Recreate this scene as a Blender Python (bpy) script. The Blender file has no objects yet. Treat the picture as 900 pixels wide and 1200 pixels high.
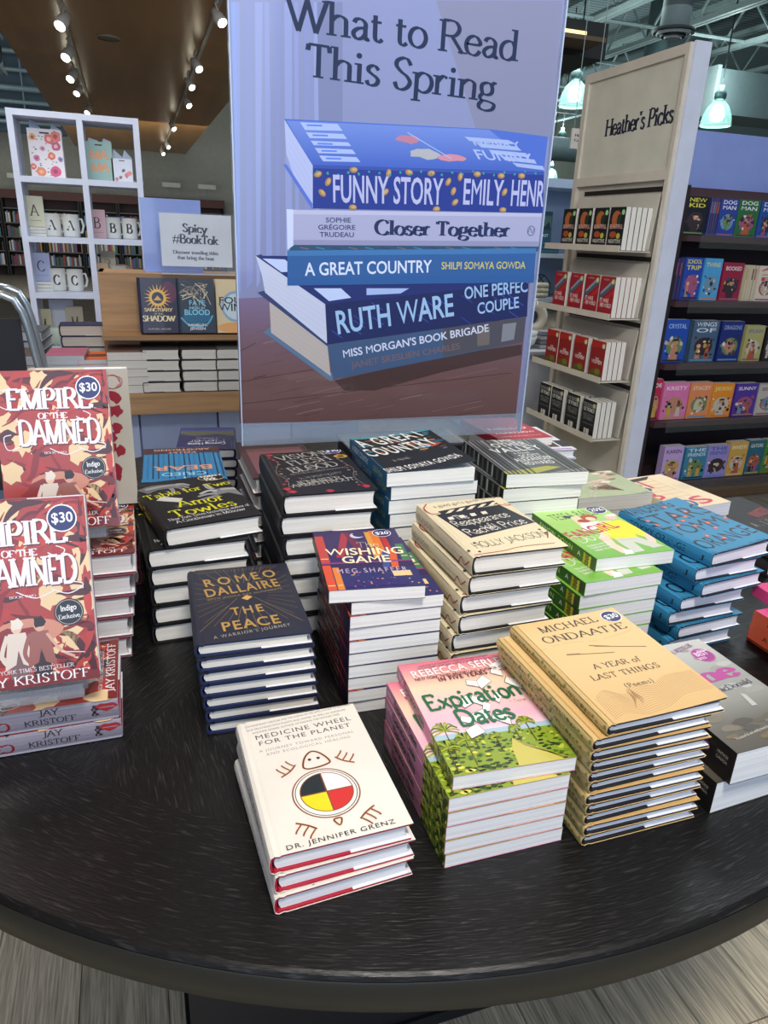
import bpy, math, random
from math import sin, cos, pi, radians, hypot, atan2
from mathutils import Vector, Matrix
from mathutils.geometry import tessellate_polygon
random.seed(7)
SC = bpy.context.scene
COL = SC.collection
# ------------------------------------------------------------------ camera
CAM_F, CAM_H = 840.0, 1.416
PITCH, ROLL, YAW = radians(21.0), radians(2.4), radians(-19.3)
_F = Vector((0, cos(PITCH), -sin(PITCH))); _U = Vector((0, sin(PITCH), cos(PITCH))); _R = Vector((1, 0, 0))
_R, _U = _R * cos(ROLL) + _U * sin(ROLL), -_R * sin(ROLL) + _U * cos(ROLL)
_Z = Matrix.Rotation(YAW, 3, 'Z')
F_, U_, R_ = _Z @ _F, _Z @ _U, _Z @ _R
cd = bpy.data.cameras.new('camera'); cam = bpy.data.objects.new('camera', cd); COL.objects.link(cam)
cd.sensor_fit = 'VERTICAL'; cd.sensor_height = 36.0; cd.lens = 36.0 * CAM_F / 1200.0
cd.clip_start = 0.05; cd.clip_end = 200
m = Matrix((R_, U_, -F_)).transposed().to_4x4(); m.translation = (0, 0, CAM_H); cam.matrix_world = m
SC.camera = cam
SC.view_settings.view_transform = 'Standard'; SC.view_settings.look = 'None'
SC.view_settings.exposure = 0.0; SC.view_settings.gamma = 1.0; SC.view_settings.use_curve_mapping = False
# ------------------------------------------------------------------ world (daylight through the shop front behind the viewer)
w = bpy.data.worlds.new('daylight'); SC.world = w; w.use_nodes = True
bg = w.node_tree.nodes['Background']; bg.inputs['Color'].default_value = (0.55, 0.68, 1.0, 1); bg.inputs['Strength'].default_value = 0.34
def area(name, loc, target, sx, sy, power, color):
    d = bpy.data.lights.new(name, 'AREA'); d.shape = 'RECTANGLE'; d.size = sx; d.size_y = sy; d.energy = power; d.color = color
    o = bpy.data.objects.new(name, d); COL.objects.link(o); o.location = loc
    o.rotation_euler = (Vector(target) - Vector(loc)).to_track_quat('-Z', 'Y').to_euler(); return o
area('window_light', (-1.05, -3.6, 2.3), (0.3, 1.3, 0.9), 4.8, 2.6, 112, (0.66, 0.79, 1.0))
area('key_light', (0.25, -0.35, 3.3), (0.45, 0.9, 0.8), 0.6, 0.6, 80, (1.0, 0.965, 0.91))
area('aisle_light', (5.0, 8.0, 4.4), (5.0, 8.0, 0), 8, 12, 260, (0.82, 0.95, 1.0))  # broad ambient fill over the aisles, standing in for ceiling fixtures
area('left_aisle_fill', (-1.0, 4.2, 3.3), (-0.6, 5.2, 0), 2, 3, 70, (1.0, 0.95, 0.88))  # added fill over the left aisle, no single fixture
area('rear_aisle_light', (-1.0, 17, 3.3), (-1.0, 23, 1.6), 6, 6, 210, (0.95, 0.98, 0.95))  # unseen fill added to brighten the far wall
area('gondola_light', (1.2, 0.8, 3.3), (2.6, 3.3, 1.0), 1.2, 1.2, 22, (0.95, 0.97, 1.0))
area('home_corner_fill', (3.6, 4.1, 4.4), (3.4, 4.6, 0.8), 1.6, 1.6, 60, (0.93, 0.98, 1.0))  # unseen fill added to lift the dim home-goods corner
# ------------------------------------------------------------------ pixel of the photograph -> point on an axis plane of the shop
def at(ax, val, px, py):
    d = F_ + R_ * ((px - 450) / CAM_F) - U_ * ((py - 600) / CAM_F); o = Vector((0, 0, CAM_H)); i = 'xyz'.index(ax)
    return o + d * ((val - o[i]) / d[i])
def project(P):
    v = Vector(P) - Vector((0, 0, CAM_H)); d = v.dot(F_)
    return 450 + CAM_F * v.dot(R_) / d, 600 - CAM_F * v.dot(U_) / d
# ------------------------------------------------------------------ materials
def lin(c):
    if isinstance(c, str): c = tuple(int(c[i:i + 2], 16) / 255 for i in (0, 2, 4))
    return tuple(x / 12.92 if x <= .04045 else ((x + .055) / 1.055) ** 2.4 for x in c[:3]) + (1,)
_mats = {}
def mat(color, rough=.5, metal=0, kind='plain', emit=0, spec=.5, trans=0, coat=0, alpha=1):
    key = (color, rough, metal, kind, emit, spec, trans, coat, alpha)
    if key in _mats: return _mats[key]
    m = bpy.data.materials.new(kind + '_' + str(len(_mats))); m.use_nodes = True; nt = m.node_tree; N = nt.nodes; L = nt.links
    b = N['Principled BSDF']; c = lin(color)
    b.inputs['Base Color'].default_value = c; b.inputs['Roughness'].default_value = rough; b.inputs['Metallic'].default_value = metal
    b.inputs['Specular IOR Level'].default_value = spec; b.inputs['Transmission Weight'].default_value = trans
    b.inputs['Coat Weight'].default_value = coat; b.inputs['Alpha'].default_value = alpha
    if emit: b.inputs['Emission Color'].default_value = c; b.inputs['Emission Strength'].default_value = emit
    tc = N.new('ShaderNodeTexCoord')
    def noise(scale, sc=(1, 1, 1), det=3):
        mp = N.new('ShaderNodeMapping'); mp.inputs['Scale'].default_value = sc; L.new(tc.outputs['Object'], mp.inputs['Vector'])
        n = N.new('ShaderNodeTexNoise'); n.inputs['Scale'].default_value = scale; n.inputs['Detail'].default_value = det
        L.new(mp.outputs['Vector'], n.inputs['Vector']); return n, mp
    def ramp(fac, lo, hi, a=.3, z=.7):
        r = N.new('ShaderNodeValToRGB'); r.color_ramp.elements[0].position = a; r.color_ramp.elements[1].position = z
        r.color_ramp.elements[0].color = lo; r.color_ramp.elements[1].color = hi; L.new(fac, r.inputs['Fac']); return r
    def mul(k): return (c[0] * k, c[1] * k, c[2] * k, 1)
    def bump(h, s, d=.001):
        bp = N.new('ShaderNodeBump'); bp.inputs['Strength'].default_value = s; bp.inputs['Distance'].default_value = d
        L.new(h, bp.inputs['Height']); L.new(bp.outputs['Normal'], b.inputs['Normal'])
    if kind == 'plain' or kind == 'jacket':
        n, _ = noise(9); r = ramp(n.outputs['Fac'], mul(.94), mul(1.04)); L.new(r.outputs['Color'], b.inputs['Base Color'])
    elif kind == 'pages':
        n, _ = noise(1, (6, 6, 1500), 2); r = ramp(n.outputs['Fac'], mul(.80), mul(1.05), .3, .6); L.new(r.outputs['Color'], b.inputs['Base Color'])
        bump(n.outputs['Fac'], .25, .0004)
    elif kind == 'wood':
        n, _ = noise(3, (1, 14, 14), 5); r = ramp(n.outputs['Fac'], mul(.72), mul(1.15)); L.new(r.outputs['Color'], b.inputs['Base Color'])
        bump(n.outputs['Fac'], .15)
    elif kind == 'ceilwood':
        n, _ = noise(1.2, (3, .35, 1), 5); r = ramp(n.outputs['Fac'], mul(.8), mul(1.15)); L.new(r.outputs['Color'], b.inputs['Base Color'])
    elif kind == 'plank':
        oi = N.new('ShaderNodeObjectInfo')
        n, mp = noise(2.2, (22, 1.6, 1), 8); n2, _ = noise(90, (3, .12, 1), 2)
        ad = N.new('ShaderNodeVectorMath'); ad.operation = 'SCALE'; ad.inputs['Scale'].default_value = 40
        cx = N.new('ShaderNodeCombineXYZ'); L.new(oi.outputs['Random'], cx.inputs['X']); L.new(oi.outputs['Random'], cx.inputs['Y'])
        L.new(cx.outputs[0], ad.inputs[0]); L.new(ad.outputs[0], mp.inputs['Location'])
        mx = N.new('ShaderNodeMath'); mx.operation = 'MULTIPLY'; L.new(n.outputs['Fac'], mx.inputs[0]); L.new(n2.outputs['Fac'], mx.inputs[1])
        r = ramp(mx.outputs[0], mul(.42), mul(1.12), .12, .36)
        hs = N.new('ShaderNodeHueSaturation'); mr = N.new('ShaderNodeMapRange'); mr.inputs['To Min'].default_value = .82; mr.inputs['To Max'].default_value = 1.1
        L.new(oi.outputs['Random'], mr.inputs['Value']); L.new(mr.outputs[0], hs.inputs['Value']); L.new(r.outputs['Color'], hs.inputs['Color'])
        L.new(hs.outputs['Color'], b.inputs['Base Color']); bump(mx.outputs[0], .3)
    elif kind == 'tabletop':
        # wire-brushed oak veneer laid in sectors, with a ring of tangential grain along the rim
        sp = N.new('ShaderNodeSeparateXYZ'); L.new(tc.outputs['Object'], sp.inputs[0])
        def M(op, a, bb=None):
            q = N.new('ShaderNodeMath'); q.operation = op
            for i, v in enumerate((a, bb)):
                if v is None: continue
                if isinstance(v, (int, float)): q.inputs[i].default_value = v
                else: L.new(v, q.inputs[i])
            return q.outputs[0]
        ang = M('ARCTAN2', sp.outputs['Y'], sp.outputs['X'])
        sec = M('ADD', M('MULTIPLY', M('FLOOR', M('DIVIDE', ang, pi / 4)), pi / 4), pi / 8 + .5)
        rot = N.new('ShaderNodeVectorRotate'); rot.rotation_type = 'Z_AXIS'; L.new(tc.outputs['Object'], rot.inputs['Vector']); L.new(M('MULTIPLY', sec, -1.0), rot.inputs['Angle'])
        rad = M('SQRT', M('ADD', M('POWER', sp.outputs['X'], 2.0), M('POWER', sp.outputs['Y'], 2.0)))
        pol = N.new('ShaderNodeCombineXYZ'); L.new(ang, pol.inputs['X']); L.new(rad, pol.inputs['Y'])
        rim = M('GREATER_THAN', rad, .80)
        mix = N.new('ShaderNodeMix'); mix.data_type = 'VECTOR'; L.new(rim, mix.inputs[0]); L.new(rot.outputs[0], mix.inputs[4]); L.new(pol.outputs[0], mix.inputs[5])
        mp = N.new('ShaderNodeMapping'); mp.inputs['Scale'].default_value = (34, 330, 1); L.new(mix.outputs[1], mp.inputs['Vector'])
        n = N.new('ShaderNodeTexNoise'); n.inputs['Scale'].default_value = 1; n.inputs['Detail'].default_value = 4; n.inputs['Distortion'].default_value = .35
        L.new(mp.outputs[0], n.inputs['Vector'])
        r = ramp(n.outputs['Fac'], mul(.8), mul(6.5), .56, .80); L.new(r.outputs['Color'], b.inputs['Base Color'])
        rr = N.new('ShaderNodeMapRange'); rr.inputs['From Min'].default_value = .35; rr.inputs['From Max'].default_value = .7
        rr.inputs['To Min'].default_value = rough + .12; rr.inputs['To Max'].default_value = rough; L.new(n.outputs['Fac'], rr.inputs['Value']); L.new(rr.outputs[0], b.inputs['Roughness'])
        bump(n.outputs['Fac'], .7, .0016)
    elif kind == 'fabric':
        n, _ = noise(25, (1, 1, 1), 6); r = ramp(n.outputs['Fac'], mul(.7), mul(1.1)); L.new(r.outputs['Color'], b.inputs['Base Color']); bump(n.outputs['Fac'], .8, .01)
    elif kind == 'deck':
        wv = N.new('ShaderNodeTexWave'); wv.bands_direction = 'Y'; wv.inputs['Scale'].default_value = 2.2; wv.inputs['Distortion'].default_value = 0
        L.new(tc.outputs['Object'], wv.inputs['Vector']); r = ramp(wv.outputs['Fac'], mul(.6), mul(1.1), .3, .6); L.new(r.outputs['Color'], b.inputs['Base Color'])
    _mats[key] = m; return m
def print_mat(name, rough, coat):
    m = bpy.data.materials.new(name); m.use_nodes = True; nt = m.node_tree; b = nt.nodes['Principled BSDF']
    a = nt.nodes.new('ShaderNodeAttribute'); a.attribute_name = 'Col'; nt.links.new(a.outputs['Color'], b.inputs['Base Color'])
    b.inputs['Roughness'].default_value = rough; b.inputs['Coat Weight'].default_value = coat; b.inputs['Coat Roughness'].default_value = .12; return m
PRINT = print_mat('printed_ink', .42, .0); PRINT_GLOSS = print_mat('glossy_printed_ink', .3, .3)
# ------------------------------------------------------------------ mesh builder
class MB:
    def __init__(s): s.v = []; s.f = []
    def add(s, v, f): k = len(s.v); s.v += [tuple(p) for p in v]; s.f += [tuple(i + k for i in q) for q in f]; return s
    def box(s, x0, x1, y0, y1, z0, z1, mtx=None):
        v = [Vector((x, y, z)) for x in (x0, x1) for y in (y0, y1) for z in (z0, z1)]
        if mtx: v = [mtx @ p for p in v]
        return s.add(v, [(0, 1, 3, 2), (4, 6, 7, 5), (0, 4, 5, 1), (2, 3, 7, 6), (0, 2, 6, 4), (1, 5, 7, 3)])
    def tube(s, pts, r, n=8, cap=True):
        pts = [Vector(p) for p in pts]; rs = r if isinstance(r, (list, tuple)) else [r] * len(pts); rings = []
        t0 = (pts[1] - pts[0]).normalized(); u = t0.orthogonal().normalized()
        for i, p in enumerate(pts):
            t = (pts[min(i + 1, len(pts) - 1)] - pts[max(i - 1, 0)]).normalized(); u = (u - t * u.dot(t)).normalized(); w_ = t.cross(u)
            rings.append([p + (u * cos(2 * pi * k / n) + w_ * sin(2 * pi * k / n)) * rs[i] for k in range(n)])
        v = [q for g in rings for q in g]; f = []
        for i in range(len(pts) - 1):
            for k in range(n): a = i * n + k; b_ = i * n + (k + 1) % n; f.append((a, b_, b_ + n, a + n))
        if cap: f += [tuple(range(n))[::-1], tuple(range(len(v) - n, len(v)))]
        return s.add(v, f)
    def lathe(s, prof, c=(0, 0, 0), n=24, cap=True, sx=1, sy=1):
        v = [(c[0] + r * sx * cos(2 * pi * k / n), c[1] + r * sy * sin(2 * pi * k / n), c[2] + z) for r, z in prof for k in range(n)]; f = []
        for i in range(len(prof) - 1):
            for k in range(n): a = i * n + k; b_ = i * n + (k + 1) % n; f.append((a, b_, b_ + n, a + n))
        if cap: f += [tuple(range(n))[::-1], tuple(range(len(v) - n, len(v)))]
        return s.add(v, f)
    def extrude(s, prof, y0, y1, plane='xz'):
        # prof closed polygon in xz, extruded along y
        n = len(prof); v = [(x, y0, z) for x, z in prof] + [(x, y1, z) for x, z in prof]
        f = [(i, (i + 1) % n, (i + 1) % n + n, i + n) for i in range(n)]
        tri = tessellate_polygon([[Vector((x, z, 0)) for x, z in prof]])
        f += [tuple(t) for t in tri] + [tuple(i + n for i in t[::-1]) for t in tri]; return s.add(v, f)
    def mesh(s, name, m, smooth=False, fix=True):
        me = bpy.data.meshes.new(name); me.from_pydata(s.v, [], s.f)
        if fix:
            import bmesh
            bm = bmesh.new(); bm.from_mesh(me); bmesh.ops.recalc_face_normals(bm, faces=bm.faces[:]); bm.to_mesh(me); bm.free()
        me.materials.append(m)
        if smooth: me.polygons.foreach_set('use_smooth', [True] * len(me.polygons))
        me.update(); return me
def link(name, me, parent=None, loc=(0, 0, 0), rot=(0, 0, 0)):
    o = bpy.data.objects.new(name, me); COL.objects.link(o); o.parent = parent; o.location = loc; o.rotation_euler = rot; return o
def tag(o, label=None, cat=None, group=None, kind=None):
    for k, v in (('label', label), ('category', cat), ('group', group), ('kind', kind)):
        if v: o[k] = v
    return o
def thing(name, loc, label, cat, group=None, rot=(0, 0, 0)):
    return tag(link(name, None, None, loc, rot), label, cat, group)
def part(name, mb, m, parent=None, smooth=False, label=None, kind=None, loc=(0, 0, 0), rot=(0, 0, 0)):
    return tag(link(name, mb.mesh(name, m, smooth), parent, loc, rot), label, kind=kind)
def bx(*a, mtx=None): return MB().box(*a, mtx=mtx)
# ------------------------------------------------------------------ lettering: the built-in sans face, and a pen-stroke face for serif and handwriting
_gl = {}
def _text_mesh(s, off):
    c = bpy.data.curves.new('t', 'FONT'); c.body = s; c.size = 1; c.offset = off; c.resolution_u = 3
    o = bpy.data.objects.new('t', c); me = bpy.data.meshes.new_from_object(o)
    vs = [(v.co.x, v.co.y) for v in me.vertices]; fs = [tuple(p.vertices) for p in me.polygons]
    bpy.data.meshes.remove(me); bpy.data.objects.remove(o); bpy.data.curves.remove(c); return vs, fs
_HREF = {}
def sans_glyph(ch, bold):
    key = (ch, bold)
    if key in _gl: return _gl[key]
    off = .016 if bold else 0.0
    if ch in 'MWmw': off = 0.0
    if bold not in _HREF:
        v, _ = _text_mesh('I', .016 if bold else 0); _HREF[bold] = (max(p[0] for p in v), max(p[1] for p in v))
    ix, ih = _HREF[bold]
    if ch == ' ':
        v, _ = _text_mesh('I I', off); v2, _ = _text_mesh('II', off); r = ([], [], (max(p[0] for p in v) - max(p[0] for p in v2)) / ih)
    else:
        v, f = _text_mesh(ch, off); v2, _ = _text_mesh(ch + 'I', off)
        r = ([(x / ih, y / ih) for x, y in v], f, (max(p[0] for p in v2) - ix) / ih)
    _gl[key] = r; return r
SK = {
'A': (.80, '0,0 .39,1 .78,0;.14,.36 .63,.36'), 'B': (.72, '.12,0 .12,1;c.1,1 .42,.99 .58,.77 .42,.54 .12,.53;c.12,.53 .5,.52 .66,.27 .5,.01 .1,0'),
'C': (.80, 'c.74,.78 .6,.97 .4,1 .16,.84 .06,.5 .16,.16 .4,0 .62,.05 .75,.24'), 'D': (.86, '.12,0 .12,1;c.1,1 .46,.98 .7,.8 .78,.5 .7,.2 .46,.02 .1,0'),
'E': (.70, '.12,0 .12,1;.6,.82 .59,.985 .1,.985;.12,.52 .46,.52;.1,.015 .61,.015 .64,.2'), 'F': (.64, '.12,0 .12,1;.58,.82 .57,.985 .1,.985;.12,.5 .44,.5'),
'G': (.86, 'c.76,.78 .6,.97 .4,1 .16,.84 .06,.5 .16,.16 .42,0 .64,.06 .74,.16;.74,.1 .74,.42;.56,.42 .84,.42'), 'H': (.88, '.13,0 .13,1;.75,0 .75,1;.13,.52 .75,.52'),
'I': (.36, '.18,0 .18,1'), 'J': (.46, 'c.3,.9 .3,.25 .24,-.02 .08,-.12 .0,-.06;.3,1 .3,.5'), 'K': (.80, '.13,0 .13,1;.7,1 .13,.44;.3,.6 .74,0'),
'L': (.64, '.13,0 .13,1;.1,.015 .57,.015 .6,.22'), 'M': (1.02, '.13,0 .13,1;.13,1 .5,.04 .88,1;.88,1 .88,0'), 'N': (.88, '.12,0 .12,1;.12,1 .76,0;.76,.01 .76,1'),
'O': (.88, 'c.44,1 .18,.86 .06,.5 .18,.14 .44,0 .7,.14 .82,.5 .7,.86 .44,1'), 'P': (.68, '.12,0 .12,1;c.1,1 .46,.98 .61,.74 .46,.49 .12,.48'),
'Q': (.88, 'c.44,1 .18,.86 .06,.5 .18,.14 .44,0 .7,.14 .82,.5 .7,.86 .44,1;.44,.1 .8,-.18'), 'R': (.78, '.12,0 .12,1;c.1,1 .46,.98 .6,.76 .46,.53 .12,.52;.38,.52 .74,0'),
'S': (.62, 'c.52,.8 .42,.97 .28,1 .12,.9 .1,.74 .24,.57 .42,.44 .52,.26 .44,.08 .28,0 .14,.05 .07,.22'), 'T': (.72, '.36,0 .36,1;.06,.8 .08,.985 .64,.985 .66,.8'),
'U': (.84, 'c.13,1 .13,.6 .13,.28 .24,.05 .42,0 .62,.06 .71,.28 .71,.6 .71,1'), 'V': (.78, '.02,1 .39,0;.39,0 .76,1'), 'W': (1.12, '.02,1 .32,0;.32,0 .56,.95;.56,.95 .8,0;.8,0 1.1,1'),
'X': (.76, '.03,1 .73,0;.7,1 .05,0'), 'Y': (.74, '.03,1 .37,.46;.71,1 .37,.46;.37,.46 .37,0'), 'Z': (.68, '.08,.8 .1,.985 .6,.985 .06,.015 .6,.015 .63,.2'),
'a': (.56, 'c.1,.5 .16,.6 .3,.62 .42,.5 .42,.3 .42,.12;c.42,.12 .46,.01 .54,.04;c.42,.37 .2,.32 .08,.17 .18,.01 .34,.06 .42,.18'),
'b': (.62, '.1,1.02 .1,.02;c.1,.44 .2,.59 .34,.62 .5,.52 .56,.31 .48,.08 .3,0 .1,.1'), 'c': (.54, 'c.48,.48 .38,.61 .3,.62 .13,.53 .06,.31 .13,.08 .3,0 .42,.04 .5,.16'),
'd': (.62, '.5,1.02 .5,0;c.5,.44 .42,.59 .28,.62 .12,.52 .06,.31 .12,.08 .28,0 .42,.06 .5,.18'), 'e': (.55, 'c.07,.35 .48,.36 .44,.53 .3,.62 .13,.53 .06,.31 .13,.08 .3,0 .42,.04 .5,.16'),
'f': (.36, '.14,0 .14,.7;c.14,.7 .16,.94 .28,1.03 .4,.95;.03,.6 .34,.6'), 'g': (.58, 'c.28,.62 .12,.55 .1,.4 .16,.26 .28,.22 .42,.28 .45,.42 .4,.56 .28,.62;c.42,.57 .5,.64 .57,.62;c.16,.26 .07,.14 .14,.04 .38,0 .54,-.08 .5,-.24 .3,-.31 .1,-.25 .06,-.12 .16,.02'),
'h': (.64, '.11,0 .11,1.02;c.11,.44 .22,.58 .36,.62 .49,.54 .51,.4 .51,.2 .51,0'), 'i': (.32, '.15,0 .15,.62;.13,.86 .17,.9'), 'j': (.32, 'c.16,.62 .16,.1 .13,-.2 -.02,-.28;.14,.86 .18,.9'),
'k': (.6, '.11,0 .11,1.02;.5,.62 .11,.24;.24,.36 .54,0'), 'l': (.30, '.14,0 .14,1.02'), 'm': (.96, '.11,0 .11,.62;c.11,.44 .22,.58 .34,.62 .45,.54 .47,.4 .47,.2 .47,0;c.47,.44 .58,.58 .7,.62 .81,.54 .83,.4 .83,.2 .83,0'),
'n': (.64, '.11,0 .11,.62;c.11,.44 .22,.58 .36,.62 .49,.54 .51,.4 .51,.2 .51,0'), 'o': (.60, 'c.3,.62 .13,.53 .06,.31 .13,.09 .3,0 .47,.09 .54,.31 .47,.53 .3,.62'),
'p': (.62, '.1,.62 .1,-.3;c.1,.44 .2,.59 .34,.62 .5,.52 .56,.31 .48,.08 .3,0 .1,.1'), 'q': (.62, '.5,.62 .5,-.3;c.5,.44 .42,.59 .28,.62 .12,.52 .06,.31 .12,.08 .28,0 .5,.18'),
'r': (.44, '.11,0 .11,.62;c.11,.4 .2,.55 .3,.62 .4,.56'), 's': (.46, 'c.38,.5 .3,.6 .21,.62 .1,.55 .1,.44 .2,.35 .32,.27 .38,.16 .32,.04 .2,0 .1,.03 .05,.14'),
't': (.38, 'c.14,.8 .14,.4 .15,.1 .24,0 .36,.08;.02,.6 .32,.6'), 'u': (.64, 'c.11,.62 .11,.4 .12,.15 .22,.01 .38,.05 .5,.2;.51,.62 .51,0'), 'v': (.56, '.02,.62 .28,0;.28,0 .54,.62'),
'w': (.82, '.02,.62 .22,0;.22,0 .41,.58;.41,.58 .6,0;.6,0 .8,.62'), 'x': (.56, '.04,.62 .52,0;.5,.62 .05,0'), 'y': (.56, '.02,.62 .28,.02;c.54,.62 .3,.05 .18,-.24 .03,-.26'), 'z': (.5, '.06,.6 .44,.6 .06,.02 .46,.02'),
"'": (.2, '.1,1 .08,.78'), '.': (.26, '.11,.02 .14,.05'), ',': (.24, '.13,.05 .07,-.14'), '#_': (.7, '.24,0 .34,1;.46,0 .56,1;.08,.34 .62,.34;.12,.66 .66,.66'), '(': (.3, 'c.24,1.05 .08,.7 .08,.2 .24,-.15'), ')': (.3, 'c.06,1.05 .22,.7 .22,.2 .06,-.15'),
'&': (.8, 'c.74,.0 .4,.5 .22,.84 .34,1 .46,.84 .1,.36 .14,.08 .34,0 .56,.1 .7,.42'), '$': (.62, 'c.52,.8 .42,.9 .28,.93 .12,.85 .1,.72 .24,.57 .42,.44 .52,.26 .44,.12 .28,.07 .14,.1 .07,.22;.3,1.06 .3,-.06'), '-': (.4, '.06,.34 .34,.34'),
}
def _catmull(p, n=5):
    out = []; P = [p[0]] + p + [p[-1]]
    if p[0] == p[-1]: P = [p[-2]] + p + [p[1]]
    for i in range(1, len(P) - 2):
        a, b, c, d = P[i - 1:i + 3]
        for k in range(n):
            t = k / n; out.append(tuple(.5 * (2 * b[j] + (c[j] - a[j]) * t + (2 * a[j] - 5 * b[j] + 4 * c[j] - d[j]) * t * t + (3 * b[j] - a[j] - 3 * c[j] + d[j]) * t ** 3) for j in (0, 1)))
    return out + [p[-1]]
def ribbon(pts, wfn, v, f):
    n = len(pts); base = len(v)
    for i, p in enumerate(pts):
        a = pts[max(i - 1, 0)]; b = pts[min(i + 1, n - 1)]; dx, dy = b[0] - a[0], b[1] - a[1]; l = hypot(dx, dy) or 1; dx /= l; dy /= l
        h = wfn(dx, dy, i / (n - 1)) / 2; v += [(p[0] - dy * h, p[1] + dx * h), (p[0] + dy * h, p[1] - dx * h)]
    for i in range(n - 1): k = base + 2 * i; f.append((k, k + 1, k + 3, k + 2))
STY = {'serif': (.045, .135, 1), 'serifb': (.065, .225, 1), 'roman': (.05, .135, 1), 'brush': (.13, .16, 0), 'hand': (.075, .09, 0), 'script': (.03, .07, 0), 'black': (.09, .24, 1)}
def pen_glyph(ch, sty):
    key = (ch, sty)
    if key in _gl: return _gl[key]
    if ch == ' ': return ([], [], .34)
    if ch not in SK: return sans_glyph(ch, False)
    adv, src = SK[ch]; thin, thick, serif = STY[sty]; v = []; f = []; n0 = radians(14)
    wf = lambda dx, dy, t: thin + (thick - thin) * abs(dy * cos(n0) + dx * sin(n0)) if serif else thin + (thick - thin) * sin(pi * t)
    for si, s in enumerate(src.split(';')):
        n_before = len(v)
        cur = s[0] == 'c'; p = [tuple(map(float, q.split(','))) for q in s.lstrip('c').split()]
        if ch in "i.'j" and len(p) == 2 and hypot(p[0][0] - p[1][0], p[0][1] - p[1][1]) < .12:
            cx, cy = p[0]; r = thick * .62; k = len(v); v += [(cx + r * cos(a * pi / 5), cy + r * sin(a * pi / 5)) for a in range(10)]; f.append(tuple(range(k, k + 10))); continue
        if cur: ribbon(_catmull(p), wf, v, f)
        else:
            for i in range(len(p) - 1):
                a, b = p[i], p[i + 1]; ribbon([a, b], wf, v, f)
                if i % 2: v[-4:] = [(q[0], q[1], EPS) for q in v[-4:]]
        if serif:
            for e, q in ((p[0], p[1]), (p[-1], p[-2])):
                dx, dy = e[0] - q[0], e[1] - q[1]; l = hypot(dx, dy) or 1
                if p[0] == p[-1] or abs(dy) / l < .6: continue
                for lv in (0, 1, .62, 1.02, -.3):
                    if abs(e[1] - lv) < .015 and not (lv == 0 and ch in 'vwVW') :
                        s1 = thick / 2 + .075; left = lv in (.62, 1.02) and ch not in 'vwxykx'
                        y = lv - thin / 2 if lv > 0 else lv + thin / 2; x0 = e[0] - s1; x1 = e[0] + (0 if left else s1); k = len(v)
                        v += [(x0, y - thin / 2, EPS * 1.3), (x1, y - thin / 2, EPS * 1.3), (x1, y + thin / 2, EPS * 1.3), (x0, y + thin / 2, EPS * 1.3)]; f.append((k, k + 1, k + 2, k + 3))
        v[n_before:] = [(q[0], q[1], (q[2] if len(q) > 2 else 0) + si * 2 * EPS) for q in v[n_before:]]
    _gl[key] = (v, f, adv); return _gl[key]
EPS = 3e-6
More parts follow.
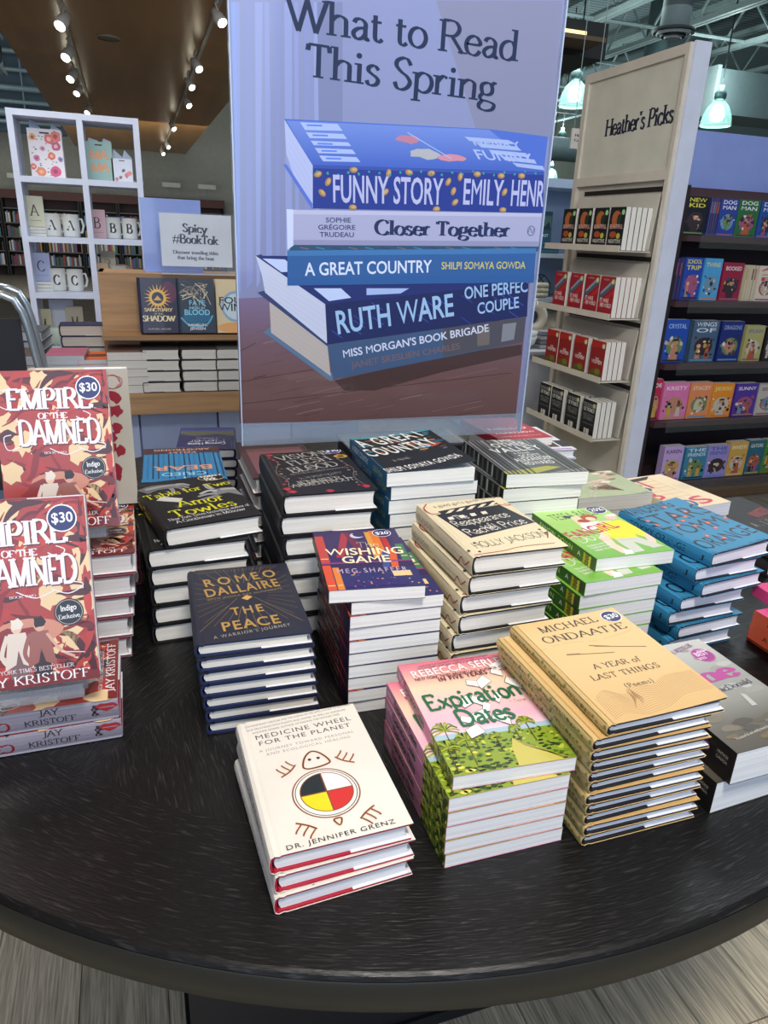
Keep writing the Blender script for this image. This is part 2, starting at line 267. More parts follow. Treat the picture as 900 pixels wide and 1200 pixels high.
class Art:
    """flat print: coloured polygons in the local plane of the thing they are printed on"""
    def __init__(s, P=None, up=None, step=1.0e-5): s.wrap = None; s.v = []; s.f = []; s.c = []; s.P = P or (lambda x, y: (x, y)); s.k = 0; s.up = up; s.step = step
    def _emit(s, vs, fs, col, split=False):
        s.k += 1
        if s.wrap and s.k > s.wrap[1]: s.k = s.wrap[0]
        z = s.k * s.step
        if split:
            for n, f in enumerate(fs):
                k = len(s.v); e = z + (n % 3) * EPS; s.v += [(vs[i][0], vs[i][1], e) for i in f]; s.f.append(tuple(range(k, k + len(f)))); s.c.append(col)
            return
        k = len(s.v); s.v += [(p[0], p[1], z + (p[2] if len(p) > 2 else 0)) for p in vs]
        for f in fs:
            s.f.append(tuple(i + k for i in f)); s.c.append(col)
    def raw(s, vs, fs, col): s._emit(vs, fs, lin(col))
    def poly(s, pts, col):
        p = [s.P(*q) for q in pts]; t = tessellate_polygon([[Vector((a, b, 0)) for a, b in p]]); s._emit(p, t, lin(col))
    def rect(s, x0, y0, x1, y1, col): s.poly([(x0, y0), (x1, y0), (x1, y1), (x0, y1)], col)
    def grad(s, quad, stops, n=14):
        """quad TL,TR,BR,BL; stops [(t,colour)] from top to bottom; a printed colour blend"""
        TL, TR, BR, BL = [s.P(*q) for q in quad]; s.k += 1; z = s.k * s.step
        def colr(t):
            for (a, ca), (b, cb) in zip(stops, stops[1:]):
                if t <= b: u = (t - a) / (b - a); A, B = lin(ca), lin(cb); return tuple(A[i] * (1 - u) + B[i] * u for i in range(4))
            return lin(stops[-1][1])
        k = len(s.v); m_ = 6
        for i in range(n + 1):
            t = i / n; l = [TL[j] * (1 - t) + BL[j] * t for j in (0, 1)]; r = [TR[j] * (1 - t) + BR[j] * t for j in (0, 1)]
            for q in range(m_ + 1): u = q / m_; s.v.append((l[0] * (1 - u) + r[0] * u, l[1] * (1 - u) + r[1] * u, z))
        for i in range(n):
            for q in range(m_):
                a = k + i * (m_ + 1) + q; s.f.append((a, a + m_ + 1, a + m_ + 2, a + 1)); s.c.append([colr(i / n), colr((i + 1) / n), colr((i + 1) / n), colr(i / n)])
    def ell(s, c, rx, ry, col, n=20, rot=0, a0=0, a1=2 * pi):
        """ellipse with radii in local metres around point c"""
        cx, cy = s.P(*c); full = abs(a1 - a0 - 2 * pi) < 1e-6; pts = [] if full else [(cx, cy)]
        for i in range(n + (0 if full else 1)):
            a = a0 + (a1 - a0) * i / n; x = rx * cos(a); y = ry * sin(a); pts.append((cx + x * cos(rot) - y * sin(rot), cy + x * sin(rot) + y * cos(rot)))
        s._emit(pts, [tuple(range(len(pts)))], lin(col))
    def line(s, pts, wd, col, curve=False):
        p = [s.P(*q) for q in pts]
        if curve: p = _catmull(p)
        v = []; f = []; ribbon(p, lambda a, b, t: wd, v, f); s._emit(v, f, lin(col))
    def arrow_blob(s, c, r, col, seed=0, n=9, sx=1, sy=1, jag=.45):
        rr = random.Random(seed); cx, cy = s.P(*c)
        pts = [(cx + sx * r * (1 - jag * rr.random()) * cos(2 * pi * i / n), cy + sy * r * (1 - jag * rr.random()) * sin(2 * pi * i / n)) for i in range(n)]
        s._emit(pts, [tuple(range(n))], lin(col))
    def text(s, txt, A, B, h, col, font='sans', sp=0, mode='p', vert=None):
        """baseline from A to B; h = cap height (mode 'p': in the same units as A, measured upwards; mode 'l': local metres)"""
        a = Vector(s.P(*A)); b = Vector(s.P(*B)); d = b - a; Lg = d.length; d.normalize(); up = Vector((-d.y, d.x))
        if vert is not None: up = Vector(vert).normalized()
        if mode == 'p':
            hl = (Vector(s.P(A[0], A[1] - h)) - a).length if s.up is None else s.up(A, h)
        else: hl = h
        gs = []; tot = 0
        for ch in txt:
            g = sans_glyph(ch, font == 'bold') if font in ('sans', 'bold') else pen_glyph(ch, font); gs.append((tot, g)); tot += g[2] + sp
        tot -= sp; sx = Lg / max(tot, .01); vs = []; fs = []
        for x0, (gv, gf, ad) in gs:
            k = len(vs)
            for g_ in gv: q = a + d * ((x0 + g_[0]) * sx) + up * (g_[1] * hl); vs.append((q.x, q.y, g_[2] if len(g_) > 2 else 0))
            fs += [tuple(i + k for i in f) for f in gf]
        s._emit([q_[:2] for q_ in vs] if font == 'bold' else vs, fs, lin(col), font == 'bold')
    def mesh(s, name, S, m=None, cuts=()):
        me = bpy.data.meshes.new(name); me.from_pydata(s.v if cuts else [S(*p) for p in s.v], [], s.f)
        ca = me.color_attributes.new('Col', 'FLOAT_COLOR', 'CORNER'); flat = []
        for p, c in zip(me.polygons, s.c):
            if isinstance(c, list):
                for i in range(p.loop_total): flat += c[i]
            else: flat += list(c) * p.loop_total
        ca.data.foreach_set('color', flat); me.materials.append(m or PRINT)
        if cuts:                                          # let large printed areas bend with the cover
            import bmesh
            bm = bmesh.new(); bm.from_mesh(me)
            for cx in cuts: bmesh.ops.bisect_plane(bm, geom=bm.verts[:] + bm.edges[:] + bm.faces[:], plane_co=(cx, 0, 0), plane_no=(1, 0, 0))
            for v in bm.verts: v.co = S(*v.co)
            bm.to_mesh(me); bm.free()
        me.update(); return me
# ------------------------------------------------------------------ books
# local axes of a book lying face up: spine at -x, tail (the edge towards the reader) at -y, cover up
def curl_fn(W, k):
    return lambda x: 0 if x < -W / 2 + .01 or not k else k * ((x + W / 2 - .01) / W) ** 2
BK = {}
def make_book(key, W, L, T, hard=True, cover='333333', board=None, pages='f3efe6', art=None, spine=None, curl=0, gloss=False, jag=False):
    parts = []; cz = curl_fn(W, curl); xs = [-W / 2 + .012 + (W - .012) * i / 8 for i in range(9)]
    cm = mat(cover, .38 if gloss else .5, kind='jacket', coat=.25 if gloss else 0)
    h = W / 2
    if hard:
        tj, tb = .0004, .0027
        def path(off):   # C from the lower fore edge round the spine to the upper fore edge, offset inwards
            r = .004; lo = [(h, off)] + [(-h + .013, off)] + [(-h + .009, off + .0012), (-h + r, off)]
            sp = [(-h + off - .0016 * sin(pi * t), T * (.12 + .76 * t)) for t in (0, .25, .5, .75, 1)]
            up = [(-h + r, T - off), (-h + .009, T - off - .0012)] + [(x, T - off + cz(x)) for x in xs[0:]]
            return lo + [(-h + off, off + r * .6)] + sp + [(-h + off, T - off - r * .6)] + up
        def shell(o0, o1, y0, y1, xmax):
            a, b = path(o0), path(o1); a = [(min(x, xmax), z) for x, z in a]; b = [(min(x, xmax), z) for x, z in b]
            mb = MB(); n = len(a); v = [(x, y, z) for y in (y0, y1) for x, z in a + b]; f = []
            for i in range(n - 1):
                f += [(i, i + 1, i + 1 + 2 * n, i + 2 * n), (n + i + 1, n + i, n + i + 2 * n, n + i + 1 + 2 * n), (i + 1, i, n + i, n + i + 1), (2 * n + i, 2 * n + i + 1, 3 * n + i + 1, 3 * n + i)]
            f += [(0, n, 3 * n, 2 * n), (2 * n - 1, n - 1, 3 * n - 1, 4 * n - 1)]; return mb.add(v, f)
        jb = shell(0, tj, -L / 2, L / 2, h)
        fl = tj + tb       # flaps folded inside the boards
        parts.append(('jacket', jb.mesh('jacket', cm)))
        parts.append(('jacket_flap', bx(h * .1, h - .0012, -L / 2 + .0005, L / 2 - .0005, fl + .00005, fl + .0006).mesh('jacket_flap', mat('e6e6ea', .5))))
        parts.append(('boards', shell(tj + .0001, tj + tb, -L / 2 + .0008, L / 2 - .0008, h - .0012).mesh('boards', mat(board or '222222', .55))))
        p0, p1 = fl + .0007, T - fl - .0002; n = 6; prof = []; x0, x1 = -h + .0042, h - .0055
        for i in range(n + 1): t = i / n; prof.append((x1 - .0025 * sin(pi * t), p0 + (p1 - p0) * t))
        for i in range(n + 1): t = i / n; prof.append((x0 + .003 - .003 * sin(pi * t), p1 + (p0 - p1) * t))
        parts.append(('page_block', MB().extrude(prof, -L / 2 + .0035, L / 2 - .0035).mesh('page_block', mat(pages, .75, kind='pages'))))
    else:
        t = .0005; top = [(x, T + cz(x)) for x in xs]
        out = [(h, 0), (-h + .0006, 0), (-h, .0006), (-h, T - .0006), (-h + .0006, T)] + top[:]
        inn = [(x, z - t) for x, z in top[::-1]] + [(-h + t, T - t), (-h + t, t), (h, t)]
        parts.append(('cover', MB().extrude(out + inn, -L / 2, L / 2).mesh('cover', cm)))
        prof = [(-h + t * 1.2, t * 1.2), (h - .0006, t * 1.2), (h - .0006, T - t * 1.3), (-h + t * 1.2, T - t * 1.3)]
        parts.append(('page_block', MB().extrude(prof, -L / 2 + .0004, L / 2 - .0004).mesh('page_block', mat(pages, .75, kind='pages'))))
    if art:
        A = Art(); r = art(A) or A
        if isinstance(r, Art): A = r
        A.v = [(min(max(q[0], -W / 2), W / 2), min(max(q[1], -L / 2), L / 2), q[2]) for q in A.v]
        parts.append(('cover_print', A.mesh('cover_print', lambda x, y, z: (x, y, T + cz(x) + z + .00002), PRINT_GLOSS if gloss else PRINT, xs[:-1] if curl else ())))
    if spine:
        A = Art(); spine(A)
        bulge = (lambda v: .0016 * sin(pi * min(max((v / T - .12) / .76, 0), 1)) if hard else 0)
        parts.append(('spine_print', A.mesh('spine_print', lambda u, v, z: (-h - bulge(v) - z - .0001, L / 2 - u, v), PRINT_GLOSS if gloss else PRINT)))
    BK[key] = dict(parts=parts, W=W, L=L, T=T)
def put_book(key, loc, rot, label, group=None, name='book', cat='book', skip=()):
    r = thing(name, loc, label, cat, group, rot)
    for n, me in BK[key]['parts']:
        if n in skip: continue
        link(n, me, r)
    return r
ORD = ['topmost', 'second', 'third', 'fourth', 'fifth', 'sixth', 'seventh', 'eighth', 'ninth', 'tenth', 'eleventh', 'twelfth', 'thirteenth', 'fourteenth']
def stack(key, n, x, y, rot, desc, where, group, z0=.76, top=None, pose=None, jit=.003, jr=1.2, topkey=None, name='book', gap=.0006):
    """n books from z0 upwards; pose maps index-from-top to (x, y, rot)"""
    T = BK[key]['T']; rr = random.Random(hash_(where)); out = []
    for i in range(n):
        k = n - 1 - i                                     # index from the top
        px, py, pr_ = x + rr.uniform(-jit, jit), y + rr.uniform(-jit, jit), rot + rr.uniform(-jr, jr)
        if k == 0: px, py, pr_ = x, y, rot
        if pose and k in pose: px, py, pr_ = pose[k]
        z = z0 + .0004 + i * (T + gap)
        lab = ('%s on top of %s' % (desc, where)) if k == 0 else '%s, %s from top of %s' % (desc.split(' with ')[0], ORD[k], where)
        out.append(put_book(topkey if (topkey and k == 0) else key, (px, py, z), (0, 0, radians(pr_)), lab, group, name))
    return out
def hash_(s): return sum((i + 1) * ord(c) for i, c in enumerate(s)) % 99991
def PXP(x, y, z, rot, curl=0, W=.15):
    """pixel -> local plane of a lying cover; plus the cap-height converter"""
    r = radians(rot); c, s = cos(r), sin(r)
    def P(px, py):
        zz = z
        for _ in range(5 if curl else 1):
            q = at('z', zz, px, py); dx, dy = q.x - x, q.y - y; u = dx * c + dy * s; zz = z + curl_fn(W, curl)(u)
        return (u, -dx * s + dy * c)
    def up(A, h):
        q = at('z', z, *A); a = project(q); b = project(q + Vector((-s, c, 0)) * .01); return h * .01 / max(abs(a[1] - b[1]), .01)
    return dict(P=P, up=up)
def sticker(A, c, r, txt, flat=1, col='17205e'):
    x, y = A.P(*c) if A.P else c
    B = Art(); B.k = A.k
    A2 = A; P0, u0 = A.P, A.up; A.P = lambda a, b: (a, b); A.up = None
    A.ell((x, y), r, r, 'f4f4f8', 24); A.ell((x, y), r * .92, r * .92, col, 24)
    A.text(txt, (x - r * .7, y - r * .36), (x + r * .74, y - r * .3), r * .72, 'ffffff', 'bold', mode='l')
    A.P, A.up = P0, u0
# ================================================================== THE SETTING
GREY_WALL = mat('a09f96', .8); DARK = mat('17151a', .6); WHITE = mat('dfe4ee', .45); STEEL = mat('8b9a9c', .5, .3); TRUSS = mat('b4c4c6', .55)
floor = tag(part('floor', bx(-9, 17, -5, 24, -.03, -.0045), mat('8d8579', .45, kind='plank')), kind='structure')
pk = []
for i in range(3): pk.append(bx(-.081, .081, -.62, .62, -.0045, 0).mesh('plank', mat('dccdb0', .5, kind='plank')))
for i in range(30):
    for j in range(4):
        o = link('plank', pk[(i + j) % 3], floor, (-1.6 + i * .164, -.35 + j * 1.243 + (i * 37 % 11) * .11 - .6, 0))
tag(part('ceiling', bx(-9, 17, -5, 24.2, 6.0, 6.15), mat('8fa0a6', .7, kind='deck')), kind='structure')
soffit = tag(part('ceiling', bx(-1.17, 1.76, -2.5, 23.5, 3.4, 3.62), mat('bd8a52', .33, kind='ceilwood')), kind='structure')
tag(part('wall_back', bx(-9, 17, 24, 24.2, 0, 6), GREY_WALL), kind='structure')
tag(part('wall_left', bx(-9.2, -9, -5, 24, 0, 6), GREY_WALL), kind='structure')
tag(part('wall_right', bx(17, 17.2, -5, 24, 0, 6), mat('6c7a80', .8)), kind='structure')
# steel roof trusses under the deck, running into the depth of the shop
def truss(n, x, z=4.8, hh=.75, y0=4, y1=23.5):
    r = link('trim_%d' % n, None, None, (x, 0, 0)); r['kind'] = 'structure'
    for dx in (-.05, .05): part('bottom_chord', bx(dx - .03, dx + .03, y0, y1, z, z + .07), TRUSS, r)
    for dx in (-.05, .05): part('top_chord', bx(dx - .03, dx + .03, y0, y1, z + hh, z + hh + .08), TRUSS, r)
    P = .62; up = MB().tube([(0, 0, z + .05), (0, P, z + hh)], .022, 5).mesh('web_bar', TRUSS); dn = MB().tube([(0, 0, z + hh), (0, P, z + .05)], .022, 5).mesh('web_bar', TRUSS)
    k = 0; y = y0
    while y + P < y1: link('web_bar', (up, dn)[k % 2], r, (0, y, 0)); y += P; k += 1
for i, x in enumerate((4.3, 5.9, 7.5, 9.0, 10.6, 12.3, -2.6, -4.4)): truss(i + 1, x)
pr_ = link('trim_9', None); pr_['kind'] = 'structure'
for y in (7, 9.5, 12, 14.5, 17, 20): part('bridging_rod', MB().tube([(3, y, 4.86), (16.5, y, 4.86)], .03, 6), TRUSS, pr_)
# ducts and ceiling fittings
t = thing('air_duct', (0, 0, 0), 'rectangular pale grey air duct hanging above the blue shelf header', 'duct')
q = at('y', 12, 828, 160); part('duct_body', bx(q.x, q.x + 5, 12, 12.9, 3.72, 4.42), mat('93a5a8', .55), t); part('duct_flange', bx(q.x - .04, q.x + .04, 11.96, 12.94, 3.68, 4.46), mat('a9b8ba', .5), t)
t = thing('round_duct', (at('y', 9.5, 789, 40)).to_tuple()[:2] + (0,), 'round vertical air duct ending in a ringed diffuser', 'duct')
zz = at('y', 9.5, 789, 46).z
part('duct_body', MB().lathe([(.19, zz + .05), (.19, 6)], n=24), mat('9fb0b2', .5), t, True)
for k in range(4): part('diffuser_ring', MB().lathe([(.10 + .055 * k, zz + .02 * k), (.115 + .055 * k, zz + .02 * k + .012), (.10 + .055 * k, zz + .02 * k + .05)], n=28, cap=False), mat('1b2022' if k % 2 else 'b9c4c6', .5), t, True)
t = thing('horizontal_duct', (0, 0, 0), 'long grey horizontal round duct beyond the pendant lamps', 'duct')
part('duct_body', MB().tube([(3.9, 13, 3.05), (9.0, 13, 3.05)], .2, 16), mat('6f8084', .5), t, True); part('duct_elbow', MB().tube([(9.0, 13, 3.05), (9.3, 13, 3.1), (9.45, 13, 3.4), (9.45, 13, 5.9)], .2, 16), mat('6f8084', .5), t, True)
t = thing('left_duct', (0, 0, 0), 'grey round duct above the white cube shelf', 'duct')
part('duct_body', MB().tube([(-6, 12, 3.6), (-1.4, 12, 3.6)], .24, 16), mat('5e7480', .5), t, True); part('duct_collar', MB().tube([(-2.4, 12, 3.6), (-2.3, 12, 3.6)], .26, 16), mat('708792', .5), t, True)
t = thing('ceiling_bulkhead', (0, 0, 0), 'black boxed ceiling bulkhead holding a warm strip light', 'bulkhead')
part('box', bx(3.95, 5.17, 8, 9.2, 3.34, 3.68), mat('0b0b0d', .6), t)
part('light_panel', bx(4.1, 4.88, 7.96, 8.0, 3.45, 3.57), mat('ffe9a6', .5, emit=1.0), t); part('shelf_board', bx(4.0, 4.9, 7.6, 8.0, 3.40, 3.44), mat('5b4630', .6), t)
bk = tag(part('trim_10', bx(-8.9, -1.3, 22.6, 22.8, 3.55, 5.98), mat('3c5060', .7)), kind='structure')
t = thing('pipe_run', (0, 22.3, 0), 'run of steel pipes high up beyond the timber ceiling, far left', 'pipes')
for z_, r_ in ((3.75, .05), (3.95, .09), (4.2, .05), (4.5, .07), (4.9, .05), (5.3, .06)): part('pipe', MB().tube([(-8.6, 0, z_), (-1.4, 0, z_)], r_, 8), mat('8fa4ae', .4, .4), t, True)
for x_ in (-2.2, -3.0, -4.2): part('pipe_hanger', MB().tube([(x_, 0, 3.7), (x_, 0, 5.98)], .02, 5), mat('6f828c', .5), t)
# pendant lamps
def pendant(px, py, wpx, y, label):
    c = at('y', y, px, py); r = .5 * ((at('y', y, px + wpx / 2, py) - at('y', y, px - wpx / 2, py)).length); h = r * 1.5
    t = thing('pendant_lamp', c, label, 'lamp', 'glass pendant lamps')
    part('glass_shade', MB().lathe([(r, -.0), (r * 1.0, h * .12), (r * .93, h * .4), (r * .7, h * .75), (r * .35, h * .98), (r * .3, h * 1.0), (r * .66, h * .74), (r * .88, h * .4), (r * .94, h * .12)], n=28, cap=False), mat('c4f4ec', .2, emit=.35, alpha=.5), t, True)
    part('rim', MB().lathe([(r * .97, -.015), (r * 1.04, 0), (r * .97, .02)], n=28, cap=False), mat('cffff6', .3, emit=.6), t, True)
    part('bulb', MB().lathe([(.0, h * .1), (r * .4, h * .22), (r * .5, h * .45), (r * .3, h * .75), (.0, h * .9)], n=16, cap=False), mat('eafffa', .4, emit=5), t, True)
    part('cap', MB().lathe([(r * .2, h), (r * .38, h * 1.06), (r * .4, h * 1.3), (r * .16, h * 1.45), (r * .16, h * 1.6)], n=18), mat('8fb0ae', .35, .6), t, True)
    part('cord', MB().tube([(0, 0, h * 1.55), (0, 0, 6.0 - c.z)], .012, 5), mat('2a3032', .6), t)
    d = bpy.data.lights.new('lamp_glow', 'POINT'); d.energy = 40 * (y / 11) ** 2; d.color = (.8, 1, .97); d.shadow_soft_size = r * .6; o = bpy.data.objects.new('lamp_glow', d); COL.objects.link(o); o.parent = t; o.location = (0, 0, h * 1.9)
    return t
pendant(672, 124, 30, 11, 'glass pendant lamp nearest the black ceiling bulkhead')
pendant(838, 147, 28, 11.5, 'glass pendant lamp above the blue header behind the staff-picks panel')
pendant(656, 182, 21, 15.5, 'glass pendant lamp lower left of the one under the bulkhead')
pendant(645, 211, 14, 21, 'smallest and lowest glass pendant lamp, close to the banner edge')
# track lights on the timber soffit
def track(label, x0, x1, y0, y1):
    t = thing('track_rail', (0, 0, 0), label, 'light track'); part('rail', MB().add([(x0 - .018, y0, 3.36), (x0 + .018, y0, 3.36), (x1 + .018, y1, 3.36), (x1 - .018, y1, 3.36), (x0 - .018, y0, 3.4), (x0 + .018, y0, 3.4), (x1 + .018, y1, 3.4), (x1 - .018, y1, 3.4)], [(0, 1, 2, 3), (4, 7, 6, 5), (0, 4, 5, 1), (1, 5, 6, 2), (2, 6, 7, 3), (3, 7, 4, 0)]), mat('c9c4b8', .5), t)
track('left white light track on the timber ceiling', -.44, -.45, 5.5, 17); track('right white light track on the timber ceiling', .95, 1.10, 5.5, 23)
def spot(px, py, lab, side, big=1.0):
    c = at('z', 3.22, px, py); t = thing('track_spotlight', c, lab, 'spotlight', 'track spotlights', (0, 0, 0)); k = .05 * big
    mtx = Matrix.Rotation(radians(28 * side), 4, 'Y') @ Matrix.Rotation(radians(-38), 4, 'X')
    def L_(prof, n=16):
        mb = MB().lathe(prof, n=n); mb.v = [tuple(mtx @ Vector(p)) for p in mb.v]; return mb
    part('housing', L_([(k, -k * 1.5), (k * 1.02, 0), (k * .8, k * .7), (k * .75, k * 1.6), (k * .3, k * 1.7)]), mat('dcdad4', .35), t, True)
    part('lens', L_([(.0, -k * 1.56), (k * .86, -k * 1.56), (k * .86, -k * 1.5)]), mat('fff4d8', .3, emit=14), t)
    part('bracket', MB().tube([(0, 0, k), (.02 * side, 0, k * 2), (0, 0, 3.37 - 3.22)], k * .28, 8), mat('b9b5ac', .4, .4), t)
for i, (px, py) in enumerate(((74, 24), (80, 62), (85, 88), (92, 106), (104, 129))): spot(px, py, 'track spotlight on the left rail, %s from the viewer' % ('nearest', 'second', 'third', 'fourth', 'fifth')[i], 1, 1.15 if i < 3 else 1)
for i, (px, py) in enumerate(((256, 20), (230, 76), (222, 98), (219, 120), (202, 148), (196, 170), (190, 178))): spot(px, py, 'track spotlight on the right rail, %s from the viewer' % ('nearest', 'second', 'third', 'fourth', 'fifth', 'sixth', 'seventh')[i], -1)
c = at('z', 3.395, 127, 44); t = thing('ceiling_speaker', c, 'round white speaker grille set in the timber ceiling', 'speaker')
part('grille', MB().lathe([(.0, -.01), (.11, -.01), (.12, .004)], n=28), mat('8e8474', .6), t, True); part('ring', MB().lathe([(.118, -.016), (.135, -.012), (.135, .004)], n=28, cap=False), mat('a89c88', .5), t, True)
# ------------------------------------------------------------------ far wall bookcases
rr = random.Random(3)
BC = ['a03028', '2c4f8c', 'c9c2b0', '2f6b5a', '7d3b60', 'b88a3a', '1c2430', '5f86b0', 'd8d4cc', '8a2c2c', '394a2c']
def book_rows(y, x0, x1, zs, hmax, d=.16, scale=1.0):
    """spine-out books too small to tell apart, coloured one by one"""
    V = []; Fc = []; C = []
    for z in zs:
        x = x0 + .02
        while x < x1 - .06:
            if rr.random() < .06: x += rr.uniform(.05, .12)
            w_ = rr.uniform(.018, .05) * scale; h = hmax * rr.uniform(.72, 1); c = lin(rr.choice(BC)); k = len(V)
            V += [(a, b, cc) for a in (x, x + w_) for b in (y, y + d) for cc in (z, z + h)]
            fs = [(0, 1, 3, 2), (4, 6, 7, 5), (0, 4, 5, 1), (2, 3, 7, 6), (0, 2, 6, 4), (1, 5, 7, 3)]
            Fc += [tuple(i + k for i in f) for f in fs]; C += [c] * 6; x += w_ + .003
    me = bpy.data.meshes.new('books'); me.from_pydata(V, [], Fc); ca = me.color_attributes.new('Col', 'FLOAT_COLOR', 'CORNER')
    ca.data.foreach_set('color', [q for c in C for _ in range(4) for q in c]); me.materials.append(PRINT); me.update(); return me
cw = ['far left', 'second', 'third', 'fourth', 'fifth', 'sixth', 'seventh', 'eighth']
for i in range(8):
    x0 = -5.2 + i * 1.0; t = thing('bookcase', (x0, 23.4, 0), 'dark bookcase against the far wall, %s from the left' % ('first' if i == 0 else cw[i]), 'bookcase', 'bookcases on the far wall')
    part('back_panel', bx(0, .98, .5, .55, 0, 2.05), mat('3a2a26', .7), t)
    for xx in (0, .94): part('side_panel', bx(xx, xx + .04, 0, .5, 0, 2.05), DARK, t)
    for z in (.25, .62, .99, 1.36, 1.73): part('shelf', bx(.04, .94, 0, .5, z, z + .03), mat('56585a', .5), t)
    part('top_panel', bx(-.01, .99, -.02, .5, 2.0, 2.22), mat('59322c', .6), t)
    me = book_rows(.04, .05, .93, (.28, .65, 1.02, 1.39), .3); o = tag(link('book_rows', me, t), kind='stuff')
    o = part('category_sign', bx(.25, .75, -.06, -.04, 2.5, 2.62), mat('c9cbc0', .6), t); part('sign_rod', MB().tube([(.5, -.02, 2.2), (.5, -.02, 2.52)], .012, 5), STEEL, t)
# ------------------------------------------------------------------ staff-picks display panel (a tall freestanding unit facing left)
CRM = mat('cfc8ba', .55); CRM2 = mat('c4bfb2', .6)
t = thing('display_stand', (2.25, 2.845, 0), 'tall cream display stand with a serif heading above four sloping book trays', 'display stand')
D = .755; TZp = 2.205
part('end_panel', bx(0, .08, -.012, 0, 0, TZp + .005), mat('cfd6e6', .5), t)
part('core', bx(.004, .08, 0, D, 0, TZp - .004), CRM2, t)
for nm, y0, y1, z0, z1 in (('frame_rail', 0, D, TZp - .04, TZp), ('frame_rail', .024, D - .035, 1.695, 1.735), ('frame_stile', 0, .024, 0, TZp - .04), ('frame_stile', D - .035, D, 0, TZp - .04)):
    part(nm, bx(-.018, .004, y0, y1, z0, z1), CRM, t)
part('header_board', bx(-.006, .004, .024, D - .035, 1.735, TZp - .04), mat('d0cfc0', .6), t)
A = Art(P=lambda px, py: (-(at('x', 2.244, px, py).y - 2.845), at('x', 2.244, px, py).z))
A.text("Heather's Picks", (708.7, 160.3), (788.4, 143), 18.5, '1c2238', 'serifb'); o = link('lettering', A.mesh('lettering', lambda x, y, z: (-.0065 - z, -x, y)), t)
slot_z = (1.659, 1.364, 1.07, .774); lip_z = (1.398, 1.103, .812, .525)
for zs, zl in zip(slot_z, lip_z):
    part('slot', bx(-.0005, .0036, .055, .66, zs - .008, zs + .012), mat('1a1512', .6), t)
    y0, y1 = .04, .68
    tr = part('book_tray', MB().add([(-.01, y0, zs - .02), (-.01, y1, zs - .02), (-.03, y1, zl), (-.03, y0, zl), (-.018, y0, zs - .02), (-.018, y1, zs - .02), (-.036, y1, zl + .01), (-.036, y0, zl + .01)], [(0, 1, 2, 3), (4, 7, 6, 5), (0, 4, 5, 1), (0, 3, 7, 4), (1, 5, 6, 2), (2, 6, 7, 3)]), CRM2, t)
    tr2 = part('tray_floor', bx(-.185, -.018, y0, y1, zl - .004, zl), CRM, t); part('tray_lip', bx(-.188, -.183, y0, y1, zl - .006, zl + .022), CRM, t)
def shelf_spec(key, col, titles, fig=None, W=.115, L=.18, T=.026, band=None, pages='e9e6dc', badge='c9d08a', hard=False):
    def art(A):
        if band:
            for (u0, v0, u1, v1, c) in band: A.poly([(W * (u0 - .5), L * (v0 - .5)), (W * (u1 - .5), L * (v0 - .5)), (W * (u1 - .5), L * (v1 - .5)), (W * (u0 - .5), L * (v1 - .5))], c)
        if fig:
            for f in fig: f(A, W, L)
        for (s_, v, h, c, f, u0, u1) in titles: A.text(s_, (W * (u0 - .5), L * (v - .5)), (W * (u1 - .5), L * (v - .5)), L * h, c, f, mode='l')
        if badge: A.ell((W * .34, L * .38), W * .1, W * .1, badge, 14)
    make_book(key, W, L, T, hard, col, art=art, pages=pages, gloss=True)
def blob(u, v, rx, ry, c, rot=0, n=16): return lambda A, W, L: A.ell((W * (u - .5), L * (v - .5)), W * rx, L * ry, c, n, rot)
def tri(pts, c): return lambda A, W, L: A.poly([(W * (u - .5), L * (v - .5)) for u, v in pts], c)
shelf_spec('pick_a', '15181a', [('BEAUTIFUL', .5, .1, 'e8b8a8', 'bold', .08, .92), ('NIGHTTIME', .16, .09, 'e0dccd', 'bold', .1, .9), ('a novel by', .06, .04, 'cfc8b0', 'sans', .2, .8)], [blob(.45, .72, .3, .2, 'b8683c'), blob(.62, .7, .14, .14, '2d3a26'), blob(.35, .36, .22, .08, 'b0502c'), blob(.7, .33, .12, .07, 'c9c04a')], badge='9fe09a')
shelf_spec('pick_b', 'a3202c', [('IT WAS', .36, .1, 'efe6e0', 'bold', .1, .7), ('HER WORLD', .24, .1, 'efe6e0', 'bold', .16, .9), ('A NOVEL', .9, .04, 'd8b8b0', 'sans', .2, .6)], [tri([(.0, .55), (.95, 1.0), (.99, .8), (.0, .38)], '55606c'), tri([(.1, .6), (.8, .92), (.85, .86), (.12, .54)], '93a6bc'), tri([(0, .3), (.99, .72), (.99, .6), (0, .18)], 'c42a34')], badge='e0dc8a')
shelf_spec('pick_c', '94201f', [('THE', .5, .06, 'efe2da', 'bold', .38, .62), ('WOMEN', .4, .1, 'f2e6e0', 'bold', .14, .86)], [blob(.5, .14, .42, .12, '5f5a20'), blob(.62, .2, .2, .08, '7d7a30'), tri([(0, .99), (.99, .99), (.99, .86), (0, .8)], 'b42a24')], badge='cfe0b0')
shelf_spec('pick_d', '14181c', [('THE REVENGE', .82, .09, 'b9bab4', 'serif', .06, .94), ('OF POWER', .69, .1, 'c9cac4', 'serifb', .1, .9), ('AND OTHER', .56, .07, '8e8f8c', 'serif', .1, .9), ('STORIES', .46, .08, '9b9c98', 'serif', .14, .86), ('A NOVEL IN PARTS', .33, .05, '77797a', 'sans', .1, .9)], [tri([(.3, .06), (.68, .06), (.68, .22), (.3, .22)], 'd8d2c4'), tri([(.42, .06), (.46, .06), (.46, .22), (.42, .22)], '14181c')], badge='c9c890')
facing_y = [(3.30, 3.165, 3.03, 2.895)] * 4; 
